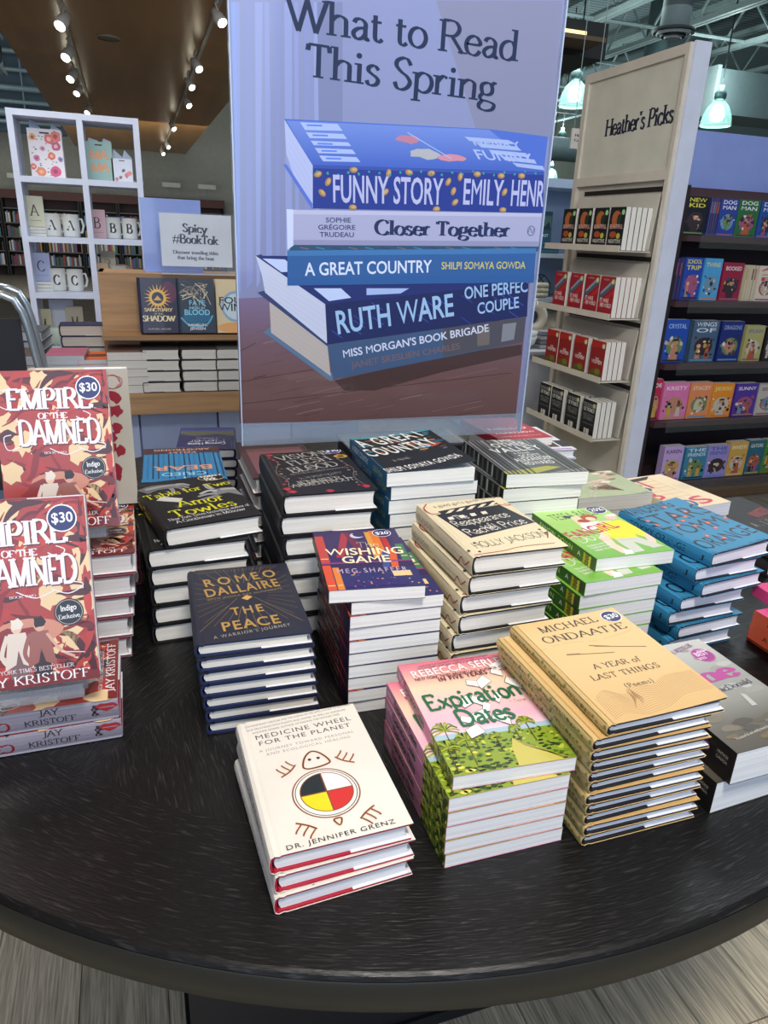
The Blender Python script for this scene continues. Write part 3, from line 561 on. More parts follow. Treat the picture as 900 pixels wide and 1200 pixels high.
rows = (('pick_a', (2, 2, 2, 5), 'black thriller paperback with an orange face'), ('pick_b', (2, 2, 2, 5), 'red paperback with a slate diagonal band'), ('pick_c', (2, 2, 2, 4), 'dark red paperback with olive foliage'), ('pick_d', (2, 2, 3, 4), 'black paperback with grey stacked lettering'))
row_nm = ('top tray', 'second tray', 'third tray', 'bottom tray'); fc_nm = ('rear', 'second', 'third', 'nearest')
for r_, (key, cnt, desc) in enumerate(rows):
    ys = {0: (3.30, 3.165, 3.035, 2.905), 1: (3.31, 3.165, 3.035, 2.905), 2: (3.32, 3.20, 3.06, 2.905), 3: (3.33, 3.21, 3.06, 2.91)}[r_]
    for j in range(4):
        for k in range(cnt[j]):
            x = 2.112 + k * .0285 + (0 if j == 3 else .002 * j)
            lab = '%s, %s, %s pile, %s' % (desc, row_nm[r_], fc_nm[j], 'front copy' if k == 0 else ORD[k].replace('topmost', 'first') + ' copy back')
            put_book(key, (x, ys[j] + .0575, lip_z[r_] + .0905 + .0018), (radians(90), 0, radians(-90)), lab, 'staff picks on the ' + row_nm[r_])
# ------------------------------------------------------------------ graphic-novel wall unit on the right
YW = 3.3
t = thing('wall_shelf_unit', (2.72, YW, 0), 'dark brown shelf unit with a pale blue header, full of children\'s comics', 'shelf unit')
BRN = mat('2b1f24', .6); BR2 = mat('4a3538', .45)
WU = 2.4
part('header_panel', bx(0, WU, .06, .12, 1.715, at('y', YW, 822, 150).z), mat('8fa2e0', .45), t)
part('header_rail', bx(-.01, WU, .03, .12, 1.672, 1.715), BR2, t)
part('back_panel', bx(0, WU, .30, .33, 0, 1.66), BRN, t)
part('side_panel', bx(-.03, 0, -.02, .33, 0, 1.72), BRN, t)
SZ = (1.485, 1.158, .825, .50, .125)
for z in SZ:
    part('shelf', bx(0, WU, -.06, .30, z - .03, z), BR2, t)
    part('shelf_lip', bx(.08, WU, -.066, -.062, z - .06, z + .012), mat('8f9a92', .1, alpha=.07), t)
part('plinth', bx(0, WU, -.03, .28, 0, .095), mat('6b5438', .5), t)
WBK = [
 [(803, 829, 230, '15151a', 'NEW KID', 'e8e04a'), (831, 843, 232, '2a2f66', None, None), (843, 864, 233, '2b45a0', 'DOG MAN', 'f0f0f0'), (864, 889, 234, '2c7038', 'DOG MAN', 'f0f0f0'), (890, 914, 236, '1f50a0', 'DOG MAN', 'f0f0f0')],
 [(790, 801, 303, '1c2c60', None, None), (801, 823, 302, '2148b0', 'SCHOOL TRIP', 'e8e04a'), (824, 845, 303, '4fa8e0', 'TWINS', 'e8e070'), (846, 870, 308, 'a02040', 'BOOKED', 'f0e8e8'), (871, 886, 311, 'd8c8a8', None, None), (887, 910, 312, 'e6dcc6', 'A - B', 'c84a50')],
 [(779, 806, 375, '2450b4', 'CRYSTAL', 'a8c8f8'), (811, 841, 376, '4a6884', 'WINGS OF', 'e0e8f0'), (844, 870, 377, '20307c', 'DRAGONS', '9ab0d8'), (872, 894, 382, 'b9b472', 'SPLASH', '5a7ab0'), (896, 912, 384, '2c2428', 'DARK', 'b0b0b0')],
 [(763, 775, 445, 'c02850', 'LOVE', 'f0f0f0'), (776, 806, 449, 'e47cb4', 'KRISTY', 'f8e8f0'), (807, 833, 449, 'e8925c', 'STACEY', 'f8e0d0'), (833, 858, 450, 'f0952c', 'JESSI', 'e8e080'), (860, 886, 450, '54389c', 'SUNNY', 'f0f0f8'), (887, 912, 451, 'c9c4ba', 'SISTERS', '702050')],
 [(776, 799, 524, 'c4a8dc', 'KAREN', '403060'), (801, 827, 525, '3a88a8', 'THE FRIENDS', 'd8e8f0'), (827, 852, 523, '9c90d4', 'THE FRIENDS', '4a60a0'), (853, 874, 519, 'd8ac4c', 'INVESTI', 'f0f0d8'), (875, 893, 517, '2c6a80', 'GATORS', 'e8f0d8'), (894, 912, 516, '4a8a3c', 'SWAMP', 'f0f0d8')]]
rown = ('top', 'second', 'third', 'fourth', 'bottom')
cname = {'15151a': 'black', '2a2f66': 'indigo', '2b45a0': 'royal blue', '2c7038': 'green', '1f50a0': 'mid blue', '1c2c60': 'navy', '2148b0': 'deep blue', '4fa8e0': 'sky blue', 'a02040': 'crimson', 'd8c8a8': 'tan', 'e6dcc6': 'cream', '2450b4': 'cobalt', '4a6884': 'slate blue', '20307c': 'dark blue', 'b9b472': 'khaki', '2c2428': 'near-black', 'c02850': 'red', 'e47cb4': 'pink', 'e8925c': 'salmon', 'f0952c': 'orange', '54389c': 'purple', 'c9c4ba': 'pale grey', 'c4a8dc': 'lilac', '3a88a8': 'teal', '9c90d4': 'lavender', 'd8ac4c': 'golden', '2c6a80': 'dark teal', '4a8a3c': 'leaf green'}
for r_, row in enumerate(WBK):
    for i, (a, b_, top, col, title, tc_) in enumerate(row):
        z0 = SZ[r_] + .0015; P0 = at('y', YW - .02, a, top + 25); P1 = at('y', YW - .02, b_, top + 25); W = P1.x - P0.x - .004; L = at('y', YW - .02, (a + b_) / 2, top).z - z0
        cx = (P0.x + P1.x) / 2; rr2 = random.Random(int(a * 7 + r_)); key = 'wb%d_%d' % (r_, i); th = .022
        acc = [rr2.choice(['c8a848', 'b8603c', '6c9ab4', 'd0c4b0', '3a2a28', '6c8c58', 'a8587c', 'c48c70']) for _ in range(8)]
        def art(A, W=W, L=L, title=title, tc_=tc_, acc=acc, rr2=rr2, r_=r_, i=i):
            if not title:
                for k in range(4): A.rect(-W / 2 + W * (k + .3) / 4.4, -L / 2, -W / 2 + W * (k + .42) / 4.4, L / 2, acc[k]); A.rect(-W / 2 + W * (k + .6) / 4.4, L * .1, -W / 2 + W * (k + 1) / 4.4, L * .4, acc[k + 1])
                return
            k = i % 3                                 # loose figures and shapes, none of them anybody
            A.ell((0, -L * .12), W * .36, L * .22, acc[0] if k else acc[2], 18)
            if k == 0: A.poly([(-W * .2, -L * .46), (W * .2, -L * .46), (W * .15, -L * .12), (-W * .12, -L * .1)], acc[1]); A.ell((W * .02, -L * .03), W * .13, L * .075, 'c89070', 14); A.ell((W * .02, L * .005), W * .14, L * .05, '2a1c18', 12, a0=0, a1=pi)
            elif k == 1:
                for u in (-.18, .18): A.poly([(W * (u - .1), -L * .42), (W * (u + .1), -L * .42), (W * (u + .06), -L * .17), (W * (u - .06), -L * .17)], acc[3 if u < 0 else 4]); A.ell((W * u, -L * .11), W * .085, L * .05, 'e0b090' if u < 0 else '8a5a40', 12)
            else: A.arrow_blob((0, -L * .12), W * .3, acc[5], i + r_, 13, 1, 1.1); A.ell((W * .05, -L * .1), W * .09, L * .06, acc[6], 12)
            A.rect(-W * .44, -L * .47, W * .44, -L * .43, acc[7])
            for q_ in range(16): A.arrow_blob((rr2.uniform(-.4, .4) * W, rr2.uniform(-.36, .1) * L), W * rr2.uniform(.03, .1), rr2.choice(['1c1c2c', '3a2c3c', 'c9b8a0', 'e8e0d0', '5a3a34', '2c4a6c'] + acc[:2]), q_, 7, 1, rr2.uniform(.5, 1.4))
            w2 = title.split(' ')
            for n_, s_ in enumerate(w2): A.text(s_, (-W * .4, L * (.3 if len(w2) == 1 else .36 - .14 * n_)), (W * .4, L * (.3 if len(w2) == 1 else .36 - .14 * n_)), L * .1, tc_, 'bold', mode='l')
        make_book(key, W, L, th, False, col, art=art, gloss=True)
        for k in range(2):
            put_book(key, (cx, YW + .01 + k * (th + .003), z0 + L / 2 + .001), (radians(90), 0, 0),
                     '%s comic, %s shelf of the brown unit, %s from the left%s' % (cname[col], rown[r_], ('first', 'second', 'third', 'fourth', 'fifth', 'sixth')[i], ', rear copy' if k else ''), 'comics on the %s shelf' % rown[r_])
def dd(a, b):
    r = dict(b); r.update(a); return r
# ================================================================== ROUND TABLE
TX, TY, TR = .458, 1.377, .975
BLK = mat('18161a', .5)
t = thing('round_table', (TX, TY, 0), 'large round black-stained oak display table with a thick rim', 'table')
top = part('tabletop', MB().lathe([(0, .712), (TR - .006, .712), (TR - .001, .716), (TR, .72), (TR, .7535), (TR - .002, .758), (TR - .006, .7599), (0, .76)], n=160, cap=False), mat('151414', .3, kind='tabletop', spec=.35), t)
part('rim_band', MB().lathe([(TR + .0004, .7125), (TR + .0018, .714), (TR + .0018, .7515), (TR + .0004, .753)], n=160, cap=False), mat('24231d', .5, kind='plain', spec=.3), t, True)
PEDX0, PEDX1, PEDY0 = -.02, .62, .60
part('pedestal', bx(-.462, .462, -.53, .53, .03, .712), mat('141318', .6), t); part('foot_plate', bx(-.47, .47, -.537, .537, 0, .03), mat('0f0f12', .6), t)
# ================================================================== BANNER
YB = 1.5; BX0, BX1, BZ0, BZ1 = .2005, .863, 1.030, 2.02
t = thing('promotional_banner', (.53, YB, .986), 'large upright banner reading What to Read This Spring over a printed pile of books', 'banner')
part('backing_board', bx(BX0 - .53, BX1 - .53, .004, .010, BZ0 - .986, BZ1 - .986), mat('cdd2e6', .5), t)
PB = lambda px, py: (lambda q: (q.x - .53, q.z - .986))(at('y', YB, px, py))
A = Art(P=PB)
def uv(x, z): return (x, z)
A.P = uv; A.grad([(BX0 - .53, BZ1 - .986), (BX1 - .53, BZ1 - .986), (BX1 - .53, BZ0 - .986), (BX0 - .53, BZ0 - .986)], [(0, '828cb8'), (.5, '808ab2'), (.8, '7c82a6'), (1, '7a7c9a')]); A.P = PB
for k in range(9):
    x = 276 + k * 11.5; A.poly([(x, 2), (x + 5 + k % 3 * 2, 2), (x + 6 + k % 2 * 3, 330), (x + 2, 338)], ['8693c6', '808bbc', '8a97c8'][k % 3])
A.poly([(271, 2), (276, 2), (282, 340), (280, 352)], '8298d2'); A.poly([(372, 2), (402, 2), (402, 146), (374, 144)], '747ea6'); A.poly([(512, 0), (661, 0), (648, 162), (560, 156)], '7d82a0')
# timber board the printed books stand on
A.grad([(279.5, 350), (622, 330), (605, 489.5), (281, 496.5)], [(0, '746686'), (.35, '6a525c'), (.7, '664a48'), (1, '5c4240')])
A.wrap = (4, 28)
for k in range(170):
    rr_ = random.Random(k); x = rr_.uniform(284, 600); y = rr_.uniform(372, 488); l = rr_.uniform(14, 60)
    if x + l > 602 or y < 360 + (x - 280) * .05: continue
    A.line([(x, y + l * .22), (x + l * .5, y + l * .10), (x + l, y)], .0005 + .0009 * rr_.random(), rr_.choice(['4a3434', '7c6260', '543c3c', '86706c', '5c4648']))
A.wrap = None; A.k = 29
for yy, xa, xb in ((404, 281, 300), (440, 281, 380), (466, 281, 600)): A.line([(xa, yy + 8), (xb, yy - (xb - xa) * .09)], .0012, '3c2a2a')
A.poly([(392, 446), (540, 414), (612, 404), (612, 416), (520, 436), (440, 458), (404, 458)], '43302f')
# lowest book
A.k = 32
A.poly([(309, 389.3), (318, 383), (390, 438), (390.7, 446), (386, 446)], '54708e')
A.poly([(316, 354), (384, 404), (388, 441), (318, 390)], 'b0a8a4')
for k in range(5): A.line([(316.5, 360 + k * 6), (385 + k * .5, 410 + k * 6.4)], .0006, 'a79f9c')
A.poly([(384, 404), (617, 372), (613.3, 401), (390.7, 445)], '3c5478')
A.poly([(520, 385), (617, 372), (613.3, 401), (520, 418)], '4a4a54'); A.poly([(560, 385), (575, 383), (574, 404), (560, 406)], '6a6260'); A.poly([(590, 380), (606, 378), (603, 398), (588, 401)], '7c8088')
A.text("MISS MORGAN'S BOOK BRIGADE", (402.3, 419.7), (573.6, 388.4), 9, 'c8cfe6', 'bold'); A.text('JANET SKESLIEN CHARLES', (413, 432), (540, 409), 7.5, '6c5a60', 'bold')
# second book from below
A.k = 50
A.poly([(302, 343), (312, 340), (384, 398), (384, 406)], '33406c'); A.poly([(299.7, 299.7), (381, 353), (384, 403), (311, 343), (307, 322)], 'bcc4dc'); A.poly([(299.7, 299.7), (306, 298), (383, 350), (382, 357)], '303c78')
for k in range(5): A.line([(309, 320 + k * 5), (381, 364 + k * 7)], .0006, 'aab3cc')
A.poly([(299.7, 299.7), (340, 300), (620, 331), (382, 356.7)], '222f6c'); A.poly([(308, 303), (334, 304), (350, 318), (330, 319)], 'b7c8ee'); A.poly([(368, 338), (400, 338), (412, 349), (386, 353)], 'b7c8ee'); A.poly([(430, 338), (480, 338), (470, 344), (430, 346)], '9db4e4')
A.poly([(382, 356.7), (620, 331), (618.4, 371), (383.7, 404)], '1c2658')
for k in range(26):
    rr_ = random.Random(100 + k); x = rr_.uniform(388, 612); y = 380 - (x - 388) * .11 + rr_.uniform(-18, 18); A.line([(x - 6, y - 5), (x + 7, y + 4)], .0016, rr_.choice(['33439a', '141c44', '3c4ca8']))
A.text('RUTH WARE', (395, 391.7), (533, 369.7), 27, '94b8e0', 'bold'); A.text('ONE PERFEC', (544.7, 350.6), (619.3, 341.7), 14, '94b8e0', 'bold'); A.text('COUPLE', (560, 368.3), (609, 360.4), 13, '94b8e0', 'bold')
# middle blue book
A.k = 90
A.poly([(343, 286), (634, 288), (630, 295), (338, 296)], '2f4f70')
for k in range(14): A.line([(352 + k * 19, 290), (362 + k * 19, 292)], .0014, ['8a6a5c', '4a8aa0', '2a3c58'][k % 3])
A.poly([(337, 293.7), (629, 291), (626, 331), (337, 334.7)], '2f5c98'); A.poly([(337, 293.7), (629, 291), (629, 297), (337, 300)], '3f74ae'); A.poly([(337, 326), (627, 322), (626, 331), (337, 334.7)], '2c5a98')
A.text('A GREAT COUNTRY', (358, 323), (506, 319), 15, 'ccd8f0', 'bold'); A.text('SHILPI SOMAYA GOWDA', (517.6, 315.6), (616, 314.7), 8.5, 'c0b866', 'bold')
# grey book
A.k = 118
A.poly([(336, 245), (345, 245.6), (345, 287), (337, 293)], 'c3cfee'); A.poly([(344, 245.6), (636, 250), (631.5, 289), (344, 287)], 'a2a6c8'); A.poly([(344, 246), (636, 250), (635, 254), (344, 251)], 'b4b8d8'); A.poly([(344, 281), (632, 283), (631.5, 289), (344, 287)], '8c90b4')
A.text('Closer Together', (439.7, 275), (598, 277.3), 17, '22305c', 'serifb')
for s_, a, b_, y in (('SOPHIE', 382, 411.7, 260.5), ('GRÉGOIRE', 373, 416.8, 269), ('TRUDEAU', 375, 415.5, 277.5)): A.text(s_, (a, y), (b_, y + .3), 5.6, '2e3c66', 'bold')
A.ell((623, 270.5), .0095, .0105, '3a4670', 18); A.ell((623, 270.5), .008, .009, 'a2a6c8', 18); A.line([(619, 274), (622, 267), (624, 273), (627, 267)], .0014, '3a4670', True)
# top book
A.k = 24
A.poly([(333.6, 140), (367, 194), (367, 243), (345, 208), (336, 180)], 'aab6e0'); A.poly([(332.5, 193), (336, 192), (367, 239), (366, 245)], '5670cc')
for k in range(4): A.line([(338, 158 + k * 9), (366, 203 + k * 10)], .0006, '9aa6d8')
A.poly([(333.6, 139), (574, 151), (643, 160), (638, 202), (367, 194)], '4a6ac4'); A.grad([(336, 141), (574, 152), (636, 200), (367, 193)], [(0, '6a86d0'), (1, '4262bc')])
for k, (u0, u1) in enumerate(((0, .22), (.25, .42), (.46, .6), (.64, .8), (.83, 1.0))):
    a0, a1 = 143 + 47 * u0, 143 + 47 * u1 - 1.2; b0 = 352 + 27 * u0; b1 = 352 + 27 * u1
    A.poly([(b0, a0), (b0 + 44, a0 + 2), (b1 + 44, a1 + 1), (b1, a1)], 'a0b4e4'); A.poly([(b0 + 8, a0 + 2.4), (b0 + 26, a0 + 3), (b0 + 26, a0 + 5), (b0 + 8, a0 + 4.4)], '5a7ce0')
for k in range(5): x = 545 + k * 14; y = 160 + k * 7.6; A.poly([(x, y), (x + 52 - k * 4, y + 4), (x + 58 - k * 5, y + 9), (x + 6, y + 5)], '9cb0e0'); 
A.text('FUNNY', (560, 186), (628, 191), 14, 'a0b4e4', 'bold', vert=(-.5, .6)); A.text('HENRY', (556, 170), (612, 173), 9, '9cb0e0', 'bold', vert=(-.5, .6))
A.arrow_blob((478, 163), .02, 'b07a94', 4, 11, 1.5, .5); A.arrow_blob((500, 180), .03, 'a7acb4', 5, 13, 1.5, .4); A.arrow_blob((530, 185), .025, 'c4889a', 8, 11, 1.5, .32); A.line([(478, 155), (530, 186)], .0016, 'a0b4e4')
A.poly([(367, 193), (638.5, 201), (637, 249.5), (367, 244)], '263a8c'); A.poly([(367, 193), (638.5, 201), (638.4, 205), (367, 197)], '3850a4')
for k, (x, y, r_) in enumerate(((373, 204, 20), (378, 226, -40), (385, 213, 60), (415, 199, 5), (456, 203, 80), (452, 225, 40), (480, 202, -10), (506, 203, 10), (526, 213, 60), (532, 224, 70), (534, 237, 40), (560, 204, 0), (588, 206, 0), (612, 206, 0), (414, 243, 0), (512, 245, 10), (590, 246, 0), (592, 225, 60), (540, 207, 80))):
    A.ell((x, y), .0085, .0055, '9c7c50', 12, radians(r_)); A.ell((x + .6, y - .6), .0055, .0032, 'bca270', 10, radians(r_))
for k in range(22): A.arrow_blob((372 + k * 12.2, 201 + (k * 7 % 5)), .0034, '2f9a9a', k, 5)
A.text('FUNNY', (389.7, 236.5), (455, 238), 32, 'aeb4dc', 'bold'); A.text('STORY', (461, 238), (518.5, 239.5), 31, 'aeb4dc', 'bold'); A.text('EMILY', (542, 239), (589, 240.5), 30, 'aeb4dc', 'bold'); A.text('HENR', (598, 240.5), (637, 241.5), 30, 'aeb4dc', 'bold')
# heading
A.k = 60
A.text('What to Read', (336, 33.5), (607, 71.5), 40, '1b2949', 'roman'); A.text('This Spring', (358, 88.5), (581, 120), 39, '1b2949', 'roman')
BAN = print_mat('banner_print', .6, .8); BAN.node_tree.nodes['Principled BSDF'].inputs['Coat Roughness'].default_value = .07
BAN.node_tree.nodes['Principled BSDF'].inputs['Specular IOR Level'].default_value = .2
link('banner_print', A.mesh('banner_print', lambda x, y, z: (x, .0035 - z, y), BAN), t)
GLS = mat('e4f0f4', .03, trans=.96)
part('acrylic_pocket', bx(BX0 - .53 - .001, BX1 - .53 + .001, -.004, -.0015, 0, BZ0 - .986 + .003), mat('9fb0c4', .06, alpha=.28, coat=.5), t)
part('acrylic_back', bx(BX0 - .53 - .001, BX1 - .53 + .001, .0105, .013, 0, BZ0 - .986 + .4), mat('b9c8d8', .06, alpha=.12), t)
part('acrylic_edge', bx(BX0 - .53 - .004, BX0 - .53 - .0015, -.004, .013, 0, BZ1 - .986), mat('c3d2ee', .15, alpha=.8), t); part('acrylic_edge', bx(BX1 - .53 + .0015, BX1 - .53 + .004, -.004, .013, 0, BZ1 - .986), mat('c3d2ee', .15, alpha=.8), t)
part('acrylic_foot', bx(-.11, .17, -.05, .06, -.004, 0), mat('dfeaf2', .06, alpha=.15), t)
t = thing('banner_riser', (.53, YB, .7604), 'low black riser hidden among the books, carrying the banner', 'riser')
part('riser_body', bx(-.10, .16, -.055, .075, 0, .216), BLK, t); part('riser_cap', bx(-.105, .165, -.06, .08, .216, .2208), mat('26242a', .5), t)
# ================================================================== BOOKS ON THE TABLE
def lines(A, pts, h, col, font='sans', n0=None):
    for s_, a, b_ in pts: A.text(s_, a, b_, h, col, font)
def lgrid(A, quad, cols, n): pass
# ---- white turtle book
p = (.161, .656, .833, 1.1); W, L = .154, .219
def art(A):
    A = Art(**PXP(*p)); K = '2a2422'
    for s_, a, b_ in (('CONTEMPORARY MEDICINE AND THE SCIENCE OF THE LAND, A GUIDE TO RESTORING', (287.5, 853.5), (411, 826)), ('OUR RELATIONS WITH PLANTS AND WATER, AS WELL AS OURSELVES', (289, 857.5), (405, 832)), ('SUZANNE SIMARD, AUTHOR OF FINDING THE MOTHER TREE', (296, 860.3), (398, 837.5))): A.text(s_, a, b_, 1.9, '6a625c')
    A.text('MEDICINE WHEEL', (299.5, 867.3), (411.5, 843.3), 4.8, K, 'sans', .12); A.text('FOR THE PLANET', (303.5, 874), (411.5, 851), 4.6, K, 'sans', .12)
    A.text('A JOURNEY TOWARD PERSONAL', (304, 882), (415, 858), 2.7, '9c8f84', 'sans', .14); A.text('AND ECOLOGICAL HEALING', (312.5, 885.5), (411, 864), 2.7, '9c8f84', 'sans', .14)
    C1 = '8a4a2c'; cx, cy = 383.5, 927
    A.ell((382.5, 928), .0385, .0385, C1, 44); A.ell((382.5, 928), .0368, .0368, 'efe9dc', 44); A.ell((382.5, 928), .0352, .0352, K, 40); A.ell((382.5, 928), .0342, .0342, 'f2ece0', 40)
    A.ell((383, 927), .0305, .0305, C1, 40); r = .0293
    A.ell((383, 927), r, r, '1c2624', 16, 0, pi / 2, pi); A.ell((383, 927), r, r, 'f4f2ec', 16, 0, 0, pi / 2); A.ell((383, 927), r, r, 'd2302a', 16, 0, -pi / 2, 0); A.ell((383, 927), r, r, 'e8d81c', 16, 0, pi, 1.5 * pi)
    P0, u0 = A.P, A.up; c = P0(383, 927); A.P = lambda a, b: (a + c[0], b + c[1]); A.up = None
    A.line([(-.0295, 0), (.0295, 0)], .0016, C1); A.line([(0, -.0295), (0, .0295)], .0016, C1)
    def rl(pts, wd=.0013): A.line(pts, wd + .0012, 'd08a5c', True); A.line(pts, wd, '4a2818', True)
    rl([(-.013, .0415), (-.016, .047), (-.010, .062), (0, .0695), (.010, .062), (.0165, .047), (.010, .0425), (-.004, .0405), (-.013, .0415)], .0016)
    A.ell((-.006, .056), .0022, .0022, '4a2818', 10); A.ell((.0045, .056), .0022, .0022, '4a2818', 10)
    for sx, sy, a in ((-1, 1, 0), (1, 1, 0), (-1, -1, 0), (1, -1, 0)):
        q = [(sx * .024, sy * .052 if sy > 0 else -.050), (sx * .032, sy * .043), (sx * .044, sy * .036 if sy > 0 else -.036)]
        rl(q)
        for k, (bx_, by_) in enumerate(((.026, .05), (.032, .0445), (.039, .040))): rl([(sx * bx_, sy * by_), (sx * (bx_ + .006), sy * (by_ + .007)), (sx * (bx_ + .008), sy * (by_ + .011))], .001)
    rl([(-.004, -.043), (.0045, -.043), (.0005, -.052), (-.004, -.043)], .0011)
    A.P, A.up = P0, u0
    A.text('DR. JENNIFER GRENZ', (335.5, 997), (464, 964.5), 5.2, K, 'sans', .12); return A
make_book('turtle', W, L, .0237, True, 'e8e2d6', 'b01c34', 'eeedec', art, lambda A: A.text('MEDICINE WHEEL FOR THE PLANET', (.03, .008), (.17, .008), .008, '8a7a70', mode='l'))
stack('turtle', 3, p[0], p[1], p[3], 'white hardcover with a turtle and four-colour wheel', 'the short front stack', 'white turtle hardcovers', pose={1: (.163, .655, 2.2), 2: (.160, .652, 3.0)})
# ---- pink and green paperback
p = (.368, .662, .876, -3.5); W, L = .149, .220
def art(A):
    A = Art(**PXP(*p)); P0, u0 = A.P, A.up; A.P = lambda a, b: (a * W - W / 2, b * L - L / 2)
    A.grad([(0, 1), (1, 1), (1, .26), (0, .26)], [(0, 'e0708c'), (.16, 'eda7a0'), (.36, 'f3d6b4'), (.55, 'f2c9c0'), (.8, 'efb8c8'), (1, 'f0d8e0')], 20)
    A.rect(0, .25, 1, .31, 'a8c4d0'); A.rect(0, 0, 1, .27, '8a9e2c')
    r5 = random.Random(5)
    A.wrap = (3, 40)
    for k in range(150): x, y = r5.random(), r5.random() ** .8 * .27; s_ = .012 + .02 * (1 - y / .27); A.arrow_blob((min(max(x, .03), .97), max(y, .02)), s_ * .15 * 1.2, r5.choice(['3a5a1c', '6f8c22', 'b8c43c', '4a6a20', 'd8d050', '2c4418']), k, 7, 1, .7)
    for k in range(90): A.arrow_blob((r5.random() * .94 + .03, .01 + r5.random() ** 1.5 * .2), .004, r5.choice(['26380f', '33501a', '1f3010']), k, 7, 1.2, .5)
    for k in range(60): A.arrow_blob((r5.random() * .94 + .03, .20 + r5.random() * .07), .0022, r5.choice(['486828', '90a83c', '2f4c20']), k, 6)
    A.wrap = None; A.k = 42
    A.poly([(.52, .0), (.9, .0), (.8, .07), (.66, .14), (.60, .21), (.55, .13)], 'c6ba58'); A.poly([(.66, .14), (.60, .21), (.9, .02), (.98, .0)], '9a9440')
    def palm(x, y, h, s_):
        A.line([(x, y), (x + .01, y + h)], .0012, '5a4a24')
        for k in range(11): a = pi * (k / 10) * 1.3 - .45; A.line([(x + .01, y + h), (x + .01 + s_ * .6 * cos(a), y + h + s_ * .5 * sin(a) + .01), (x + .01 + s_ * cos(a), y + h + s_ * .45 * sin(a) - .008)], .0022, ['7a8a24', 'a8b030', '56701e'][k % 3], True)
    palm(.10, .10, .24, .12); palm(.22, .05, .2, .09); palm(.30, .16, .12, .06); palm(.78, .16, .16, .08); palm(.66, .18, .10, .05); palm(.47, .12, .12, .05); palm(.05, .02, .18, .1)
    def sheet(x, y, a, s_=.07, c='f6efe8'):
        q = [(-s_, -s_ * .5), (s_, -s_ * .6), (s_ * .9, s_ * .55), (-s_ * .85, s_ * .5)]; q = [(x + u * cos(a) - v * sin(a), y + u * sin(a) + v * cos(a)) for u, v in q]
        A.poly([(u + (u - x) * .06, v + (v - y) * .1) for u, v in q], '6a5a5a'); A.poly(q, c)
    for a in ((.88, .86, .3), (.84, .80, -.4, .05), (.66, .72, .5), (.56, .72, -.3, .05), (.93, .68, -.6), (.42, .56, .4), (.52, .55, -.5, .06), (.46, .42, .2, .07), (.62, .38, -.5, .07), (.34, .30, .3), (.70, .56, .8, .05), (.33, .40, -.3, .05), (.55, .48, 1.0, .05)): sheet(*a)
    A.P, A.up = P0, u0
    for s_, a, b_ in (('A LOVE STORY THAT IS AS WISE AS IT IS TENDER, AND IMPOSSIBLE TO PUT DOWN', (491, 783), (572, 769.5)), ('FULL OF HEART, HOPE, AND HUMOR. A TRIUMPH OF A NOVEL', (490, 786), (576, 772))): A.text(s_, a, b_, 1.8, '7a2c48')
    A.text('REBECCA SERLE', (484, 795.5), (589, 777.5), 7.5, 'fbf0f0', 'bold', .05); A.text('NEW YORK TIMES BESTSELLING AUTHOR OF', (487, 799), (591, 783), 2.8, '6a2438', 'bold', .05); A.text('IN FIVE YEARS', (515, 799.5), (572, 790), 4.2, '6a2438', 'bold', .1)
    A.text('Expiration', (503, 834), (614, 814), 17.5, '1d6a44', 'brush'); A.text('Dates', (540, 852), (606, 841), 18, '1d6a44', 'brush'); A.text('A Novel', (597.5, 824.5), (619, 820.5), 3.5, '6a5a58', 'script'); return A
def sp(A):
    A.grad([(0, .0195), (.22, .0195), (.22, 0), (0, 0)], [(0, 'd88aa8'), (1, 'd490ac')]); A.rect(.145, 0, .22, .0195, '8a9238')
    r5 = random.Random(9)
    for k in range(40): A.arrow_blob((.147 + r5.random() * .07, .002 + r5.random() * .0155), .0042, r5.choice(['3a5a1c', '6f8c22', 'b8c43c', 'd8d050', '2c4418']), k, 6)
    A.text('Expiration Dates', (.035, .006), (.12, .006), .0105, '1d5a40', 'brush', mode='l'); A.text('SERLE', (.008, .007), (.03, .007), .006, 'fbf0f0', 'bold', mode='l')
make_book('expiry', W, L, .0187, False, 'd88ca4', pages='eeece8', art=art, spine=sp)
stack('expiry', 6, p[0], p[1], p[3], 'pink paperback with green title and palms', 'the front middle stack', 'pink palm-tree paperbacks', pose={k: (.3545 + .0008 * (k % 2), .656 - .0005 * k, -1.2 + .3 * (k % 3)) for k in range(1, 6)})
